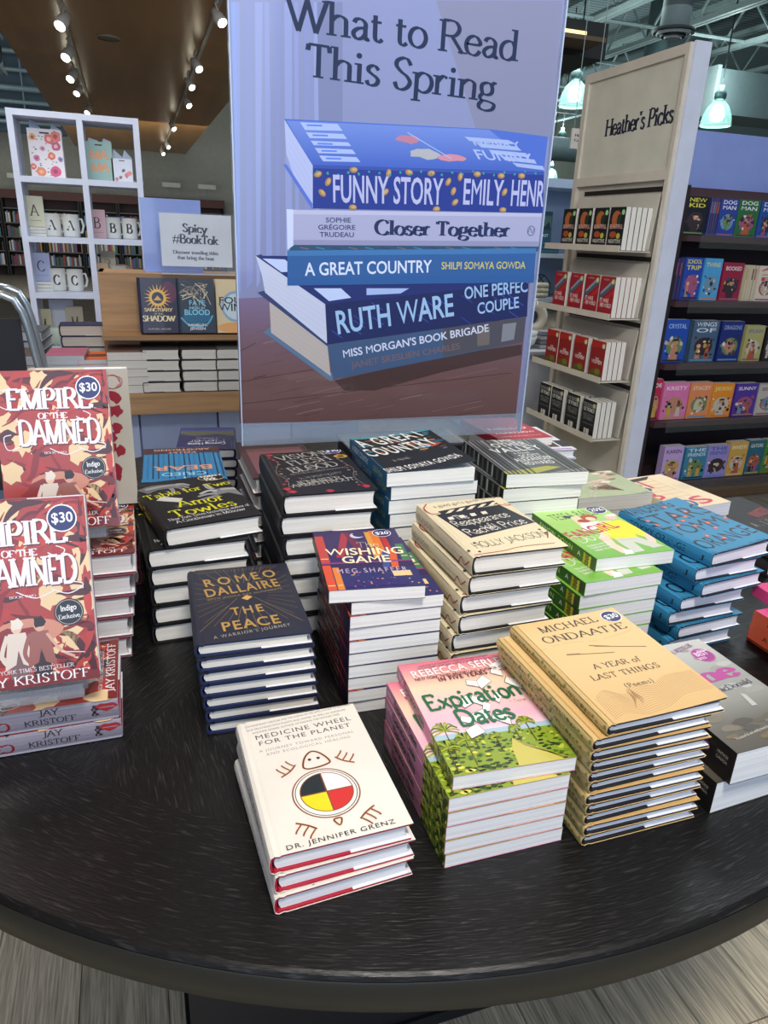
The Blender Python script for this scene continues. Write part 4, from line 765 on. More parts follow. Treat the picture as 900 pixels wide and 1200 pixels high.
# ---- tan poems
p = (.5325, .637, .932, .6, .006, .162); W, L = .162, .220
def art(A):
    A = Art(**PXP(*p)); K = '3a2a18'
    P0, u0 = A.P, A.up; A.P = lambda a, b: (a * W - W / 2, b * L - L / 2)
    A.grad([(.045, 1), (1, 1), (1, 0), (.045, 0)], [(0, 'e2c084'), (.5, 'ddb87c'), (1, 'cfa768')]); A.line([(.05, .70), (.3, .73), (.6, .70), (1, .74)], .0005, 'b08a50', True)
    for k in range(15):
        b = .03 + k * .012; A.line([(.08, b), (.2, b + .03 + .002 * k), (.32, b - .005), (.45, b + .06 * (k / 15)), (.58, b + .02), (.75, b + .07), (.98, b + .06)], .00045, 'a0743c', True)
    for k in range(8): b = .1 + k * .011; A.line([(.30 + k * .01, .08 + k * .01), (.36, b + .04), (.42 - k * .004, b + .05), (.38, b)], .0006, '9a6c36', True)
    A.P, A.up = P0, u0
    A.text('MICHAEL', (636, 742), (702, 727.5), 6.5, K, 'serif', .1); A.text('ONDAATJE', (639.5, 754), (736, 735), 6.8, K, 'serif', .1)
    A.text('A YEAR of', (698, 784), (752, 774), 5.4, K, 'serif', .1); A.text('LAST THINGS', (696, 797.5), (775, 781), 5.6, K, 'serif', .12); A.text('(Poems)', (735, 805.5), (767, 799), 4.4, K, 'serif', .2)
    A.line([(697, 757), (757.5, 757)], .0012, '6a4c28'); A.line([(666, 767), (720, 764)], .0012, '6a4c28'); A.line([(664, 767), (680, 766)], .0022, '6a4c28'); A.line([(690, 756), (715, 757)], .002, '8a6a3c')
    sticker(A, (716, 722), .0145, '$30'); return A
def sp(A):
    A.rect(.0, .0004, .217, .0150, 'a9a868')
    for k in range(30): A.arrow_blob((.004 + k * .0073, .004 + (k * 5 % 7) * .001), .0035, ['8c9450', 'c4bc80', '7c8848'][k % 3], k, 6)
    A.text('MICHAEL ONDAATJE', (.01, .005), (.08, .005), .0042, '3a3a18', 'serif', mode='l'); A.text('A YEAR of LAST THINGS', (.1, .005), (.19, .005), .0042, '3a3a18', 'serif', mode='l')
make_book('poems', W, L, .0150, True, 'd9b67a', '15151a', 'e9ebf0', art, sp)
make_book('poems_top', W, L, .0150, True, 'd9b67a', '15151a', 'e9ebf0', art, sp, curl=.006)
stack('poems', 11, p[0], p[1], p[3], 'tan poetry hardcover with wavy lines', 'the stack beside the palm-tree paperbacks', 'tan poetry hardcovers', topkey='poems_top', pose=dd({1: (.515, .637, 1.2), 2: (.5175, .636, .2)}, {k: (.519 + .001 * (k - 2) + .0018 * (k % 2), .636 + .0015 * (k % 3), -.4 + .5 * (k % 3)) for k in range(3, 11)}))
# ---- navy and gold
p = (.124, .960, .902, -1.8); W, L = .158, .228
def art(A):
    A = Art(**PXP(*p)); G = 'b8924e'; P0, u0 = A.P, A.up; A.P = lambda a, b: (a * W - W / 2, b * L - L / 2)
    for k in range(34):
        a = 2 * pi * k / 34; c, s_ = cos(a), sin(a)
        if abs(s_) < .3 and abs(c) > .9: pass
        A.line([(.5 + .22 * c, .56 + .18 * s_), (min(max(.5 + .47 * c * 1.15, .05), .95), min(max(.56 + .42 * s_ * 1.1, .04), .97))], .0006, '8f7a50')
    for k in range(22): A.line([(.06 + .04 * k, .97), (.06 + .04 * k + (.5 - (.06 + .04 * k)) * .15, .93)], .0006, '8f7a50')
    A.line([(.05, .14), (.42, .52)], .0007, '9a8254'); A.line([(.95, .14), (.58, .52)], .0007, '9a8254')
    A.P, A.up = P0, u0
    A.text('ROMEO', (240, 690), (325, 676.5), 8.6, G, 'bold', .34); A.text('DALLAIRE', (241.5, 702), (329, 688), 9.4, G, 'bold', .1)
    A.text('WITH JESSICA DEE HUMPHREYS', (243, 706.3), (331, 692.3), 2.2, '9a8a68', 'sans', .15)
    A.poly([(283, 703), (289, 699), (296, 701), (290, 705)], 'd8a85c')
    A.text('THE', (272, 723), (310, 717.5), 8.6, G, 'bold', .22); A.text('PEACE', (261, 742), (330, 731.5), 10.5, G, 'bold', .1); A.text("A WARRIOR'S JOURNEY", (251, 751), (341, 735), 3.4, 'a8a498', 'sans', .2); return A
make_book('navy', W, L, .0200, True, '262838', '1a2a52', 'e8e2d4', art, lambda A: A.text('THE PEACE', (.05, .006), (.16, .006), .008, 'b8924e', 'bold', mode='l'))
stack('navy', 7, p[0], p[1], p[3], 'navy hardcover with gold rays', 'the stack behind the turtle books', 'navy and gold hardcovers', pose={k: (.124 + .0015 * k, .957, -1.8 + .4 * (k % 3)) for k in range(1, 7)})
# ---- black and yellow
p = (.076, 1.231, .974, 11.1); W, L = .165, .236
def art(A):
    A = Art(**PXP(*p)); Yc = 'd8d41c'; g = '8c8c8c'
    def limb(pts, w0, w1, c):
        q = _catmull([A.P(*u) for u in pts]); v = []; f = []; ribbon(q, lambda dx, dy, t: w0 + (w1 - w0) * t, v, f); A._emit(v, f, lin(c))
    limb([(166, 575), (180, 570), (196, 568), (208, 567)], .030, .022, '6c6c6e'); limb([(170, 572), (190, 568), (206, 566)], .010, .008, '9c9c9e')
    for k, q in enumerate((((206, 565.5), (214, 565), (222, 566.5)), ((206, 567), (215, 567.5), (221, 569.5)), ((204, 568.5), (212, 570), (216, 573)), ((200, 570), (203, 574), (198, 577)))): limb(q, .009, .005, ['a8a8aa', '8e8e90', '767678', '8a8a8c'][k])
    limb([(186, 582), (198, 583), (212, 584)], .022, .020, 'cfcfcb'); limb([(232, 585), (222, 588), (206, 592)], .018, .012, '3c3c40')
    limb([(302, 577), (286, 575), (268, 572), (250, 575)], .024, .030, '7c7c7e'); limb([(296, 573), (278, 570), (258, 571)], .009, .012, 'a6a6a8')
    for k, q in enumerate((((254, 573), (244, 573), (234, 577)), ((254, 576), (243, 577), (232, 580)), ((256, 578), (246, 580.5), (236, 583)), ((250, 571), (243, 569), (240, 565)))): limb(q, .011, .006, ['b0b0b0', '98989a', '828284', '9c9c9e'][k])
    A.text('Table for Two', (172.5, 584), (271, 564.5), 4.8, Yc, 'roman', .05); A.text('Amor', (211, 592), (265, 583), 6.8, Yc, 'serif', .06); A.text('Towles', (204, 604), (279, 589), 7.2, Yc, 'serif', .06)
    A.text('New York Times bestselling author of', (199, 608.5), (293, 590), 2.6, 'c9c9c9', 'serif'); A.text('A Gentleman in Moscow', (208, 611), (288, 595), 3.0, 'c9c9c9', 'serif')
    A.ell((247.5, 557.5), .026, .0165, 'e8d0a8', 24, radians(-6)); A.ell((247.5, 557.5), .0245, .0150, '201a18', 24, radians(-6)); A.text("Reader's", (236, 558), (259, 554.5), 3.4, 'f0e8d8', 'serifb'); A.text('Pick', (242, 561.5), (254.5, 559.6), 3.2, 'f0e8d8', 'serifb'); return A
make_book('yellow_title', W, L, .0345, True, '151517', '101012', 'ece7dc', art, lambda A: A.text('Amor Towles', (.04, .012), (.15, .012), .012, 'd8d41c', 'serifb', mode='l'), curl=.0)
stack('yellow_title', 6, p[0], p[1], p[3], 'black hardcover with yellow lettering and grey hands', 'the left rear stack', 'black and yellow hardcovers', jit=.002, jr=1, pose={1: (.062, 1.225, 4), 2: (.066, 1.228, 3), 3: (.068, 1.23, 2.5), 4: (.066, 1.228, 3.4), 5: (.064, 1.228, 3)})
# ---- black, red flowers
p = (.286, 1.199, 1.020, -.6); W, L = .163, .240
def art(A):
    A = Art(**PXP(*p)); P0, u0 = A.P, A.up; A.P = lambda a, b: (a * W - W / 2, b * L - L / 2); r5 = random.Random(2)
    for sx in (0, 1):
        pts = [(.08, .05), (.14, .3), (.07, .5), (.15, .75), (.08, .93), (.3, .95)]; pts = [(1 - x if sx else x, y) for x, y in pts]; A.line(pts, .001, '8a7a6a', True)
        for k in range(16): y = .06 + k * .058; x = .06 + r5.random() * .1; A.arrow_blob((1 - x if sx else x, y), .004, r5.choice(['7a3038', 'a83a44', '5a5a50', '8a8070']), k, 6)
    for q in ((.12, .06), (.90, .08), (.08, .12), (.5, .03), (.1, .94)): A.arrow_blob(q, .009, 'b0303c', 3, 9)
    A.P, A.up = P0, u0; G = 'a8a49c'
    A.text('VISIONS', (328.5, 540), (390, 531), 5, G, 'roman'); A.text('of', (358, 543), (364, 542), 3, G, 'script'); A.text('FLESH', (342, 546), (390, 538.5), 5.4, G, 'roman'); A.text('AND', (360, 549), (369, 547.5), 2, G, 'roman'); A.text('BLOOD', (343, 554), (399, 545), 5.6, G, 'roman')
    A.text('A BLOOD AND ASH COMPENDIUM OF MAPS AND TALES', (341, 557), (407, 548), 1.8, '8a867e'); A.text('by the bestselling author', (352, 562), (402, 554), 3, G, 'script'); A.text('JENNIFER L.', (350, 568), (414, 559.5), 3.8, G, 'roman'); A.text('ARMENTROUT', (344, 571.5), (417, 562), 3.6, G, 'roman')
    sticker(A, (388.5, 528), .0185, '$30'); A.ell((399, 534.5), .0135, .011, 'c89a3c', 20); A.ell((399, 534.5), .007, .006, '4a3a18', 12); return A
make_book('flowers', W, L, .0365, True, '1a191b', '0e0e10', 'ece7dd', art)
stack('flowers', 7, p[0], p[1], p[3], 'thick black hardcover with red flowers', 'the stack below the banner\'s left end', 'black flower hardcovers')
# ---- purple with books
p = (.301, .938, .965, -7.1); W, L = .136, .209
def art(A):
    A = Art(**PXP(*p)); P0, u0 = A.P, A.up; A.P = lambda a, b: (a * W - W / 2, b * L - L / 2)
    A.rect(.0, .42, 1, 1, '352458'); cols = ['d8482c', 'e07828', 'b82c30', '6a2a5c', 'e8903c', '8a2c3c', '3c3a7c']
    for k, (x0, x1, y0, y1, c) in enumerate(((.0, .1, .42, .9, 'c04038'), (.66, .76, .5, .97, 'e07828'), (.77, .84, .42, .9, 'b8302c'), (.60, .66, .46, .95, 'd89838'), (.0, .09, 0, .38, 'd8502c'), (.1, .17, 0, .34, 'e08030'), (.9, .99, .42, .7, '3c7a50'))):
        A.rect(x0, y0, x1, y1, c); A.rect(x0 + .01, y0 + .06, x1 - .01, y0 + .075, 'e8c070')
    A.poly([(.18, .5), (.27, .5), (.42, .95), (.33, .95)], 'a82c3c'); A.poly([(.44, .5), (.53, .5), (.46, .95), (.36, .95)], '6c2040'); A.poly([(.72, .2), (.8, .2), (.88, .6), (.80, .6)], 'd85c28'); A.poly([(.62, .2), (.70, .2), (.80, .6), (.72, .6)], '40508c')
    A.rect(.17, .0, 1, .30, '2c2c62'); A.rect(0, .395, 1, .42, '8a3a78'); A.rect(.1, .64, .66, .66, '5a2c50')
    r5 = random.Random(8)
    for k in range(40): A.arrow_blob((.2 + r5.random() * .75, .03 + r5.random() * .22), .0022, r5.choice(['7a4ca0', 'c060a0', '4a5ab0', 'e0a070']), k, 5)
    for k in range(7): A.poly([(.2 + k * .09, .03), (.27 + k * .09, .03), (.25 + k * .09, .1), (.21 + k * .09, .12)], '3a2468')
    A.rect(.72, .16, .92, .24, 'e8c890'); A.ell((.5, .88), .011, .011, 'c9c9f0', 16); A.ell((.53, .9), .010, .010, '352458', 16)
    A.P, A.up = P0, u0; Cc = 'f4e8c0'
    A.text('The', (419, 642), (445, 641), 6, Cc, 'script'); A.text('WISHING', (382, 651.5), (474.5, 648.5), 7.8, Cc, 'bold'); A.text('GAME', (401, 660.5), (459, 658.5), 8, Cc, 'bold'); A.text('MEG SHAFFER', (395, 672.5), (478, 669), 5, 'c9b0c8', 'sans', .25)
    sticker(A, (447, 625), .0155, '$20', col='20245c'); return A
def sp(A):
    A.rect(0, .0005, .209, .02, '1e1830'); r5 = random.Random(6)
    for k in range(24): x = .004 + k * .0085; A.poly([(x, .001), (x + .004, .001), (x + .007, .019), (x + .003, .019)], r5.choice(['6a2038', 'a82c40', '2c2450', '1e1830', '40204c']))
    A.text('THE WISHING GAME', (.05, .007), (.15, .007), .007, 'c9b890', 'bold', mode='l')
make_book('wishing', W, L, .0199, False, '30224e', pages='eceae4', art=art, spine=sp)
stack('wishing', 10, p[0], p[1], p[3], 'purple paperback with painted orange books', 'the tall middle stack', 'purple paperbacks', pose=dd({1: (.324, .940, -2.4)}, {k: (.322 - .001 * (k % 3), .940 + .001 * (k % 2), -2.2 + .5 * (k % 3)) for k in range(2, 10)}))
# ---- cream clapperboard
p = (.492, .917, 1.010, .5); W, L = .152, .213
def art(A):
    A = Art(**PXP(*p)); K = '181615'
    A.poly([(511, 603), (585, 591), (634, 611), (552, 630)], K); A.poly([(513, 599), (578, 586), (584, 590), (520, 604)], K)
    for k in range(5): x = 522 + k * 12.5; y = 601.5 - k * 2.3; A.poly([(x, y), (x + 6, y - 1), (x + 11, y - 5), (x + 5, y - 4.2)], 'e8dcc4')
    for k in range(4): x = 524 + k * 13; y = 606 - k * 2.2; A.poly([(x, y), (x + 6, y - 1), (x + 9, y + 2), (x + 3, y + 3)], 'e8dcc4')
    A.text('The', (537, 609), (551, 606.5), 5, 'efe6d6', 'hand'); A.text('Reappearance', (536, 617), (599, 604.5), 6.4, 'efe6d6', 'hand'); A.text('of', (571, 619), (580, 617.5), 5, 'efe6d6', 'hand'); A.text('Rachel Price', (551, 627), (619, 612), 6.8, 'efe6d6', 'hand')
    A.text('HOLLY JACKSON', (559, 642.5), (644, 627), 6.4, '2a2220', 'hand'); A.text("a good girl's guide to murder", (509, 595), (592, 581.5), 2.6, '4a3a34', 'hand')
    for pts in ([(500, 590), (497, 596), (506, 602), (515, 601)], [(502, 589), (530, 584), (556, 581), (566, 580)], [(590, 590), (612, 594), (628, 604), (640, 618), (642, 630)], [(580, 590), (596, 592), (602, 588)]): A.line(pts, .0022, 'a82c30', True)
    for k, q in enumerate(((556, 636), (549, 645), (562, 646), (604, 591), (627, 608), (632, 620), (611, 595), (640, 624))): A.arrow_blob(q, .0035, K, k, 7)
    A.poly([(540, 582), (552, 580), (556, 584), (545, 585)], '5a3a34'); A.line([(556, 650), (590, 645), (612, 640), (650, 636)], .0016, 'a82c30', True); return A
def sp(A):
    A.rect(.09, .002, .17, .027, K := '1a1716'); A.text('HOLLY JACKSON', (.005, .009), (.08, .009), .009, '2a2220', 'hand', mode='l'); A.text('Rachel Price', (.095, .009), (.165, .009), .011, 'efe6d6', 'hand', mode='l')
    for k in range(6): A.line([(.08 + k * .004, .003), (.083 + k * .004, .024)], .0008, '1a1716')
    A.line([(.17, .004), (.18, .016), (.19, .008), (.205, .02)], .002, 'a82c30', True)
make_book('clapper', W, L, .0306, True, 'e2d3ae', '131214', 'ece8de', art, sp)
stack('clapper', 8, p[0], p[1], p[3], 'cream hardcover with a black clapperboard', 'the tall centre stack', 'cream clapperboard hardcovers', pose={1: (.488, .919, 1.2), 2: (.482, .922, .2), 3: (.478, .921, 1.6), 4: (.474, .924, .4), 5: (.472, .922, 1), 6: (.47, .922, .4), 7: (.47, .921, 0)})
# ---- teal spine, dark painted cover
p = (.465, 1.200, 1.041, .4, .014, .165); W, L = .165, .224
def art(A):
    A = Art(**PXP(*p)); r5 = random.Random(12); P0, u0 = A.P, A.up; A.P = lambda a, b: (a * W - W / 2, b * L - L / 2)
    A.rect(.02, 0, 1, .97, '23231f'); A.rect(.0, .955, 1, 1, '4a98a0')
    for k in range(70): A.arrow_blob((.06 + r5.random() * .88, .42 + r5.random() * .5), .003 + .006 * r5.random(), r5.choice(['b0642c', '8a3c28', '4c7c8c', 'c8924c', '3c5a3a', '7a6a4a', '2c3c4c']), k, 8, 1.6, .6)
    A.arrow_blob((.78, .56), .02, 'b04c2c', 4, 12, 1.4, .7); A.arrow_blob((.70, .54), .018, '6a98b0', 6, 10, 1.3, .6); A.arrow_blob((.9, .62), .014, '2c5a6a', 7, 10, 1.2, .8)
    A.P, A.up = P0, u0; A.text('A GREAT', (426, 526.5), (500, 511), 8.6, 'e9e9e2', 'bold', .12); A.text('COUNTRY', (434, 537.5), (514, 521), 8.6, 'e9e9e2', 'bold', .1)
    A.text('a novel', (462, 543), (482, 539), 3, 'c9c4b0', 'script'); A.text('SHILPI SOMAYA GOWDA', (455, 556), (542, 536.5), 4.6, 'e9e9e2', 'bold', .1); return A
def sp(A): A.rect(0, .0005, .224, .0252, '24688a'); A.text('A GREAT COUNTRY', (.02, .008), (.12, .008), .011, 'c9d8e0', 'bold', mode='l'); A.text('GOWDA', (.15, .008), (.2, .008), .01, 'b8b060', 'bold', mode='l')
make_book('teal', W, L, .0252, False, '1f4c68', pages='efede6', art=art, spine=sp)
make_book('teal_top', W, L, .0252, False, '1f4c68', pages='efede6', art=art, spine=sp, curl=.014)
stack('teal', 11, p[0], p[1], p[3], 'teal-spined paperback with dark painted cover', 'the stack under the banner\'s middle', 'teal paperbacks', topkey='teal_top', pose={k: (.475 - .002 * (k % 3), 1.203, 1.5 - .4 * (k % 4)) for k in range(1, 11)})
# ---- grey trees
p = (.699, 1.189, 1.030, -4.3); W, L = .163, .224
def art(A):
    A = Art(**PXP(*p)); P0, u0 = A.P, A.up; A.P = lambda a, b: (a * W - W / 2, b * L - L / 2)
    A.grad([(0, 1), (1, 1), (1, 0), (0, 0)], [(0, '7a7c78'), (.3, '4a4c4c'), (.75, '5a5c58'), (1, '4a4a44')]); A.poly([(.0, .0), (.35, .0), (.75, .14), (.6, .18), (.2, .10), (0, .08)], 'a8a83c'); A.poly([(.5, .0), (1, .0), (1, .10)], '8a8c88')
    for k, x in enumerate((.03, .08, .13, .19, .26, .33, .78, .84, .90, .955)): wd = .014 if k % 2 else .02; A.rect(x, 0, x + wd * 1.3, 1, '181a1a'); A.rect(x + .022, .02, x + .03, .98, 'c0c2bc' if k % 3 == 0 else '3a3c3a')
    A.P, A.up = P0, u0; c = 'e4e6e0'
    A.text('THE', (581, 518), (603, 516), 3.6, c, 'bold', .1); A.text('OTHER', (580, 523.5), (620, 520), 4.2, c, 'bold', .1); A.text('VALLEY', (582, 530), (637, 524.5), 4.8, c, 'bold', .1); A.text('a novel', (603, 531), (622, 530), 2.2, c)
    A.text('SCOTT', (612, 535), (636, 533), 3, c, 'bold', .1); A.text('ALEXANDER', (607, 540), (650, 536), 3.6, c, 'bold', .1); A.text('HOWARD', (617, 544), (652, 541), 3.6, c, 'bold', .1); return A
def sp(A):
    A.rect(0, .0005, .224, .026, '232522')
    for k in range(9): A.rect(.01 + k * .024, .001, .018 + k * .024, .025, ['b9bab2', '5a5c58', '8a8c84'][k % 3])
make_book('trees', W, L, .0262, False, '3a3c3a', pages='efede6', art=art, spine=sp)
stack('trees', 10, p[0], p[1], p[3], 'grey paperback with dark tree trunks', 'the stack right of the banner\'s foot', 'grey tree paperbacks', pose={k: (.690 - .003 * (k % 3), 1.192, 0.5 - 1.1 * (k % 4)) for k in range(1, 10)})
# ---- lime green
p = (.744, .977, .951, -.3); W, L = .150, .209
def art(A):
    A = Art(**PXP(*p)); P0, u0 = A.P, A.up; A.P = lambda a, b: (a * W - W / 2, b * L - L / 2); A.grad([(0, 1), (1, 1), (1, 0), (0, 0)], [(0, 'b4dc84'), (.5, '9ccc5c'), (1, '70b03c')]); A.P, A.up = P0, u0
    A.text('TESSA BAILEY', (651, 610), (708, 601), 6.6, '4a6a2c', 'sans', .02)
    A.poly([(668, 606), (676, 604), (690, 614), (684, 619)], 'f0d0b4'); A.ell((690, 606), .0165, .014, 'b8442c', 18, .3); A.arrow_blob((684, 610), .011, 'a83c26', 2, 11, 1.3, .8, .25); A.ell((692, 607.5), .0095, .0085, 'f4d4bc', 16); A.ell((690.5, 604.5), .0105, .0045, 'b8442c', 14); A.arrow_blob((664, 605.5), .0085, '26305c', 3, 9, 1.2, .7, .25)
    A.line([(688.5, 607.6), (690, 607.3)], .0006, '5a2c20'); A.line([(693, 606.8), (694.5, 606.5)], .0006, '5a2c20'); A.line([(690.5, 610), (693.5, 609.4)], .0009, 'b83c3c')
    A.poly([(680, 613), (702, 610), (706, 618), (684, 622)], 'f4f0ec'); A.poly([(700, 611), (716, 609), (720, 614), (702, 618)], 'f0d0b8')
    A.ell((716, 606), .0115, .0100, 'ecc8ac', 16); A.ell((716.5, 603.2), .0122, .0058, 'f4f4f0', 16); A.poly([(708, 604), (714, 602.5), (706, 605.5)], 'e4e4e0'); A.line([(712, 606), (714, 605.6)], .0006, '5a3c30'); A.line([(717, 605.2), (719, 604.8)], .0006, '5a3c30')
    A.poly([(698, 615), (712, 611), (726, 608.5), (744, 616), (762, 626), (756, 629), (744, 625), (748, 630), (722, 631), (706, 628)], 'f2e212'); A.line([(706, 626), (716, 628), (732, 630)], .0012, 'c8ba10', True)
    A.poly([(754, 626), (762, 625), (768, 631), (770, 637), (764, 638), (758, 631)], 'f0cdb4'); A.poly([(704, 624), (712, 627), (722, 637), (734, 643), (741, 645), (730, 648), (716, 641), (702, 630)], 'f0d0b8'); A.poly([(730, 643), (740, 644), (744, 648), (733, 649.5)], 'f4f4f0')
    A.poly([(720, 631), (748, 629), (778, 639), (766, 641.5), (742, 634), (756, 645), (744, 647), (728, 637)], 'cdd0bf'); A.line([(722, 632.5), (746, 630.5)], .0012, 'a8aa98')
    A.text('FANGIRL', (674, 632.5), (727, 617), 8.4, 'c0304c', 'bold', .02); A.text('Down', (682, 636.5), (719, 626.5), 7.6, 'f6f6f0', 'script')
    for s_, a, b_ in (('THIS BOOK IS A LOVE NOTE', (690, 641), (714, 635.5)), ('TO EVERYONE WHO EVER', (694, 643.5), (717, 638)), ('CHEERED TOO LOUD', (699, 646), (720, 641))): A.text(s_, a, b_, 1.7, 'f0f6e4', 'bold')
    sticker(A, (698.5, 597), .0195, '25%', col='20245c'); return A
def sp(A):
    A.rect(0, .0005, .209, .0225, '3a6c24'); A.text('A', (.155, .008), (.164, .008), .008, 'e0e8d0', 'bold', mode='l'); A.text('FANGIRL DOWN', (.03, .008), (.14, .008), .009, 'b8e07c', 'bold', mode='l')
    for k in range(12): A.arrow_blob((.175 + (k % 4) * .008, .004 + (k // 4) * .006), .005, ['c9b820', '8a7c30', 'e0d848', '5a4c40'][k % 4], k, 7)
make_book('lime', W, L, .0232, False, '7cb848', pages='eeece8', art=art, spine=sp)
stack('lime', 8, p[0], p[1], p[3], 'lime green paperback with yellow-shirted figures', 'the stack beside the blue hardcovers', 'lime green paperbacks', pose=dd({1: (.703, .950, 2.2)}, {k: (.702 - .001 * k, .951, 2.2 - .5 * (k % 3)) for k in range(2, 8)}))
# ---- blue
p = (.931, .961, .948, 8.6, .008, .149); W, L = .149, .214
def art(A):
    A = Art(**PXP(*p)); K = '12202a'
    A.text('WANDERING', (738, 607), (792, 594), 7.6, K, 'bold'); A.text('STARS', (764, 619), (838, 600), 10.5, K, 'sans'); A.text('TOMMY', (794, 630), (868, 609.5), 9.4, K, 'sans'); A.text('ORANGE', (830, 645.5), (889, 624), 9.8, K, 'sans')
    for k, (x, y) in enumerate(((759, 612), (790, 605.5), (779, 595.5), (803, 601), (794, 617), (803, 607), (829, 614), (814, 617.5), (838, 620), (828, 629.5), (850, 608.5), (848, 632), (770, 617), (800, 612))):
        B = A.P(x, y)
        for q in range(4): a = q * pi / 4 + k; A._emit([(B[0] + .0055 * cos(a) - .0008 * sin(a), B[1] + .0055 * sin(a) + .0008 * cos(a)), (B[0] + .0055 * cos(a) + .0008 * sin(a), B[1] + .0055 * sin(a) - .0008 * cos(a)), (B[0] - .0055 * cos(a) + .0008 * sin(a), B[1] - .0055 * sin(a) - .0008 * cos(a)), (B[0] - .0055 * cos(a) - .0008 * sin(a), B[1] - .0055 * sin(a) + .0008 * cos(a))], [(0, 1, 2, 3)], lin('e8704c'))
        A.ell((x, y), .0022, .0022, 'f09070', 8)
    A.text('Pulitzer Prize finalist and author of There There', (839, 651.5), (898, 634), 2.0, '16384c'); return A
def sp(A): A.text('TOMMY ORANGE', (.03, .008), (.16, .008), .0115, '0e2634', 'sans', mode='l'); A.text('J', (.19, .008), (.2, .008), .009, '0e2634', 'serif', mode='l')
make_book('blue', W, L, .0266, True, '3484ac', '161a20', 'e9eaf0', art, sp)
make_book('blue_top', W, L, .0266, True, '3484ac', '161a20', 'e9eaf0', art, sp, curl=.008)
stack('blue', 7, p[0], p[1], p[3], 'blue hardcover with orange stars', 'the stack beside the lime green books', 'blue hardcovers', topkey='blue_top', pose={1: (.915, .962, 5), 2: (.925, .957, 7), 3: (.901, .963, 4), 4: (.888, .966, 3), 5: (.905, .962, 5), 6: (.895, .965, 4)})
# ---- grey clouds, pink blackletter
p = (.714, .636, .856, 1.8); W, L = .151, .228
def art(A):
    A = Art(**PXP(*p)); P0, u0 = A.P, A.up; A.P = lambda a, b: (a * W - W / 2, b * L - L / 2); A.grad([(0, 1), (1, 1), (1, 0), (0, 0)], [(0, 'c4c4be'), (.35, '9c9c96'), (.6, '8c8c84'), (.8, '5c574c'), (1, '4a4238')], 18)
    r5 = random.Random(4)
    for k in range(26): A.arrow_blob((.1 + r5.random() * .8, .42 + r5.random() * .5), .006 + .01 * r5.random(), r5.choice(['a4a49e', 'b4b4ae', '94948c', '8a8a84']), k, 10, 1.6, .7, .3)
    for k in range(18): A.arrow_blob((.1 + r5.random() * .8, .06 + r5.random() * .22), .006 + .01 * r5.random(), r5.choice(['5a5242', '6c5c3c', '4a4238', '746a58']), k, 10, 1.5, .6, .4)
    A.poly([(.62, .3), (.66, .42), (.70, .40), (.68, .3)], 'b4b4ac')
    A.P, A.up = P0, u0
    A.text('NATIONAL BESTSELLER', (775, 774), (812, 757.5), 3.6, '8a4a7c', 'bold', .1); A.text('Fay', (778, 805), (828, 802), 14, 'b0348c', 'black'); A.text('ne', (829, 802), (868, 790), 15, 'b0348c', 'black'); A.text('Ann-Marie MacDonald', (792, 828), (882, 800), 5.2, '3a2844', 'serif')
    A.ell((824, 768), .0175, .0175, 'c058a4', 24); A.ell((824, 768), .0155, .0155, '9a2c80', 24); A.text('BEST', (817, 770), (831, 766.5), 4, 'f0d8ec', 'bold'); A.text('BOOK OF', (818, 765), (829, 762.5), 2, 'f0d8ec', 'bold'); A.text('2022', (820, 774), (829, 771.5), 2, 'f0d8ec', 'bold')
    A.text('"A masterful and wildly inventive novel."', (863, 868), (912, 848), 2.4, 'c9c4b4', 'serif'); return A
def sp(A):
    A.rect(0, .0005, .228, .0473, '1c1714')
    for k in range(10): A.arrow_blob((.01 + k * .022, .03 + (k % 3) * .004), .008, ['2c241c', '3a3024'][k % 2], k, 9, 1.5, .8)
    A.ell((.182, .026), .007, .007, '8a4c84', 16); A.ell((.182, .026), .004, .004, '1c1714', 12); A.text('Fayne', (.06, .014), (.14, .014), .02, 'b0348c', 'black', mode='l'); A.text('VINTAGE', (.2, .03), (.218, .03), .004, 'b9b4a8', mode='l'); A.text('CANADA', (.2, .022), (.218, .022), .004, 'b9b4a8', mode='l')
make_book('clouds', W, L, .0476, False, '5a544c', pages='eeeeec', art=art, spine=sp)
stack('clouds', 2, p[0], p[1], p[3], 'thick grey cloudy paperback with magenta title', 'the low pile beside the poems', 'thick grey paperbacks', pose={1: (.700, .645, 3.1)})
# ---- orange and pink at the right edge
W, L = .14, .21
def art(A): A.rect(-W / 2, .0, W / 2, L / 2, 'd84c84'); A.rect(-W / 2, -L / 2, W / 2, 0, 'd8482c')
def sp(A): A.rect(0, .0005, .05, .0275, 'c8502c'); A.text('A NOVEL', (.03, .010), (.09, .010), .008, '3a1a14', 'bold', mode='l'); A.ell((.105, .014), .006, .006, '3a1a14', 14); A.text('YES', (.13, .010), (.17, .010), .008, '3a1a14', 'bold', mode='l')
make_book('orange', W, L, .0262, False, 'b8401c', pages='ecebe8', art=art, spine=sp)
stack('orange', 3, 1.046, .724, 2, 'orange-red paperback', 'the pile cut by the right picture edge', 'orange paperbacks', pose={2: (1.076, .752, 0), 1: (1.044, .724, 1)})
make_book('pink', W, L, .022, False, 'd8407c', pages='ecebe8', art=lambda A: A.rect(-W * .4, -L * .4, W * .4, L * .4, 'e06a9c'))
put_book('pink', (1.075, .765, .76 + 3 * .0268 + .0006), (0, 0, radians(-4)), 'bright pink paperback lying on the orange-red ones', name='book')
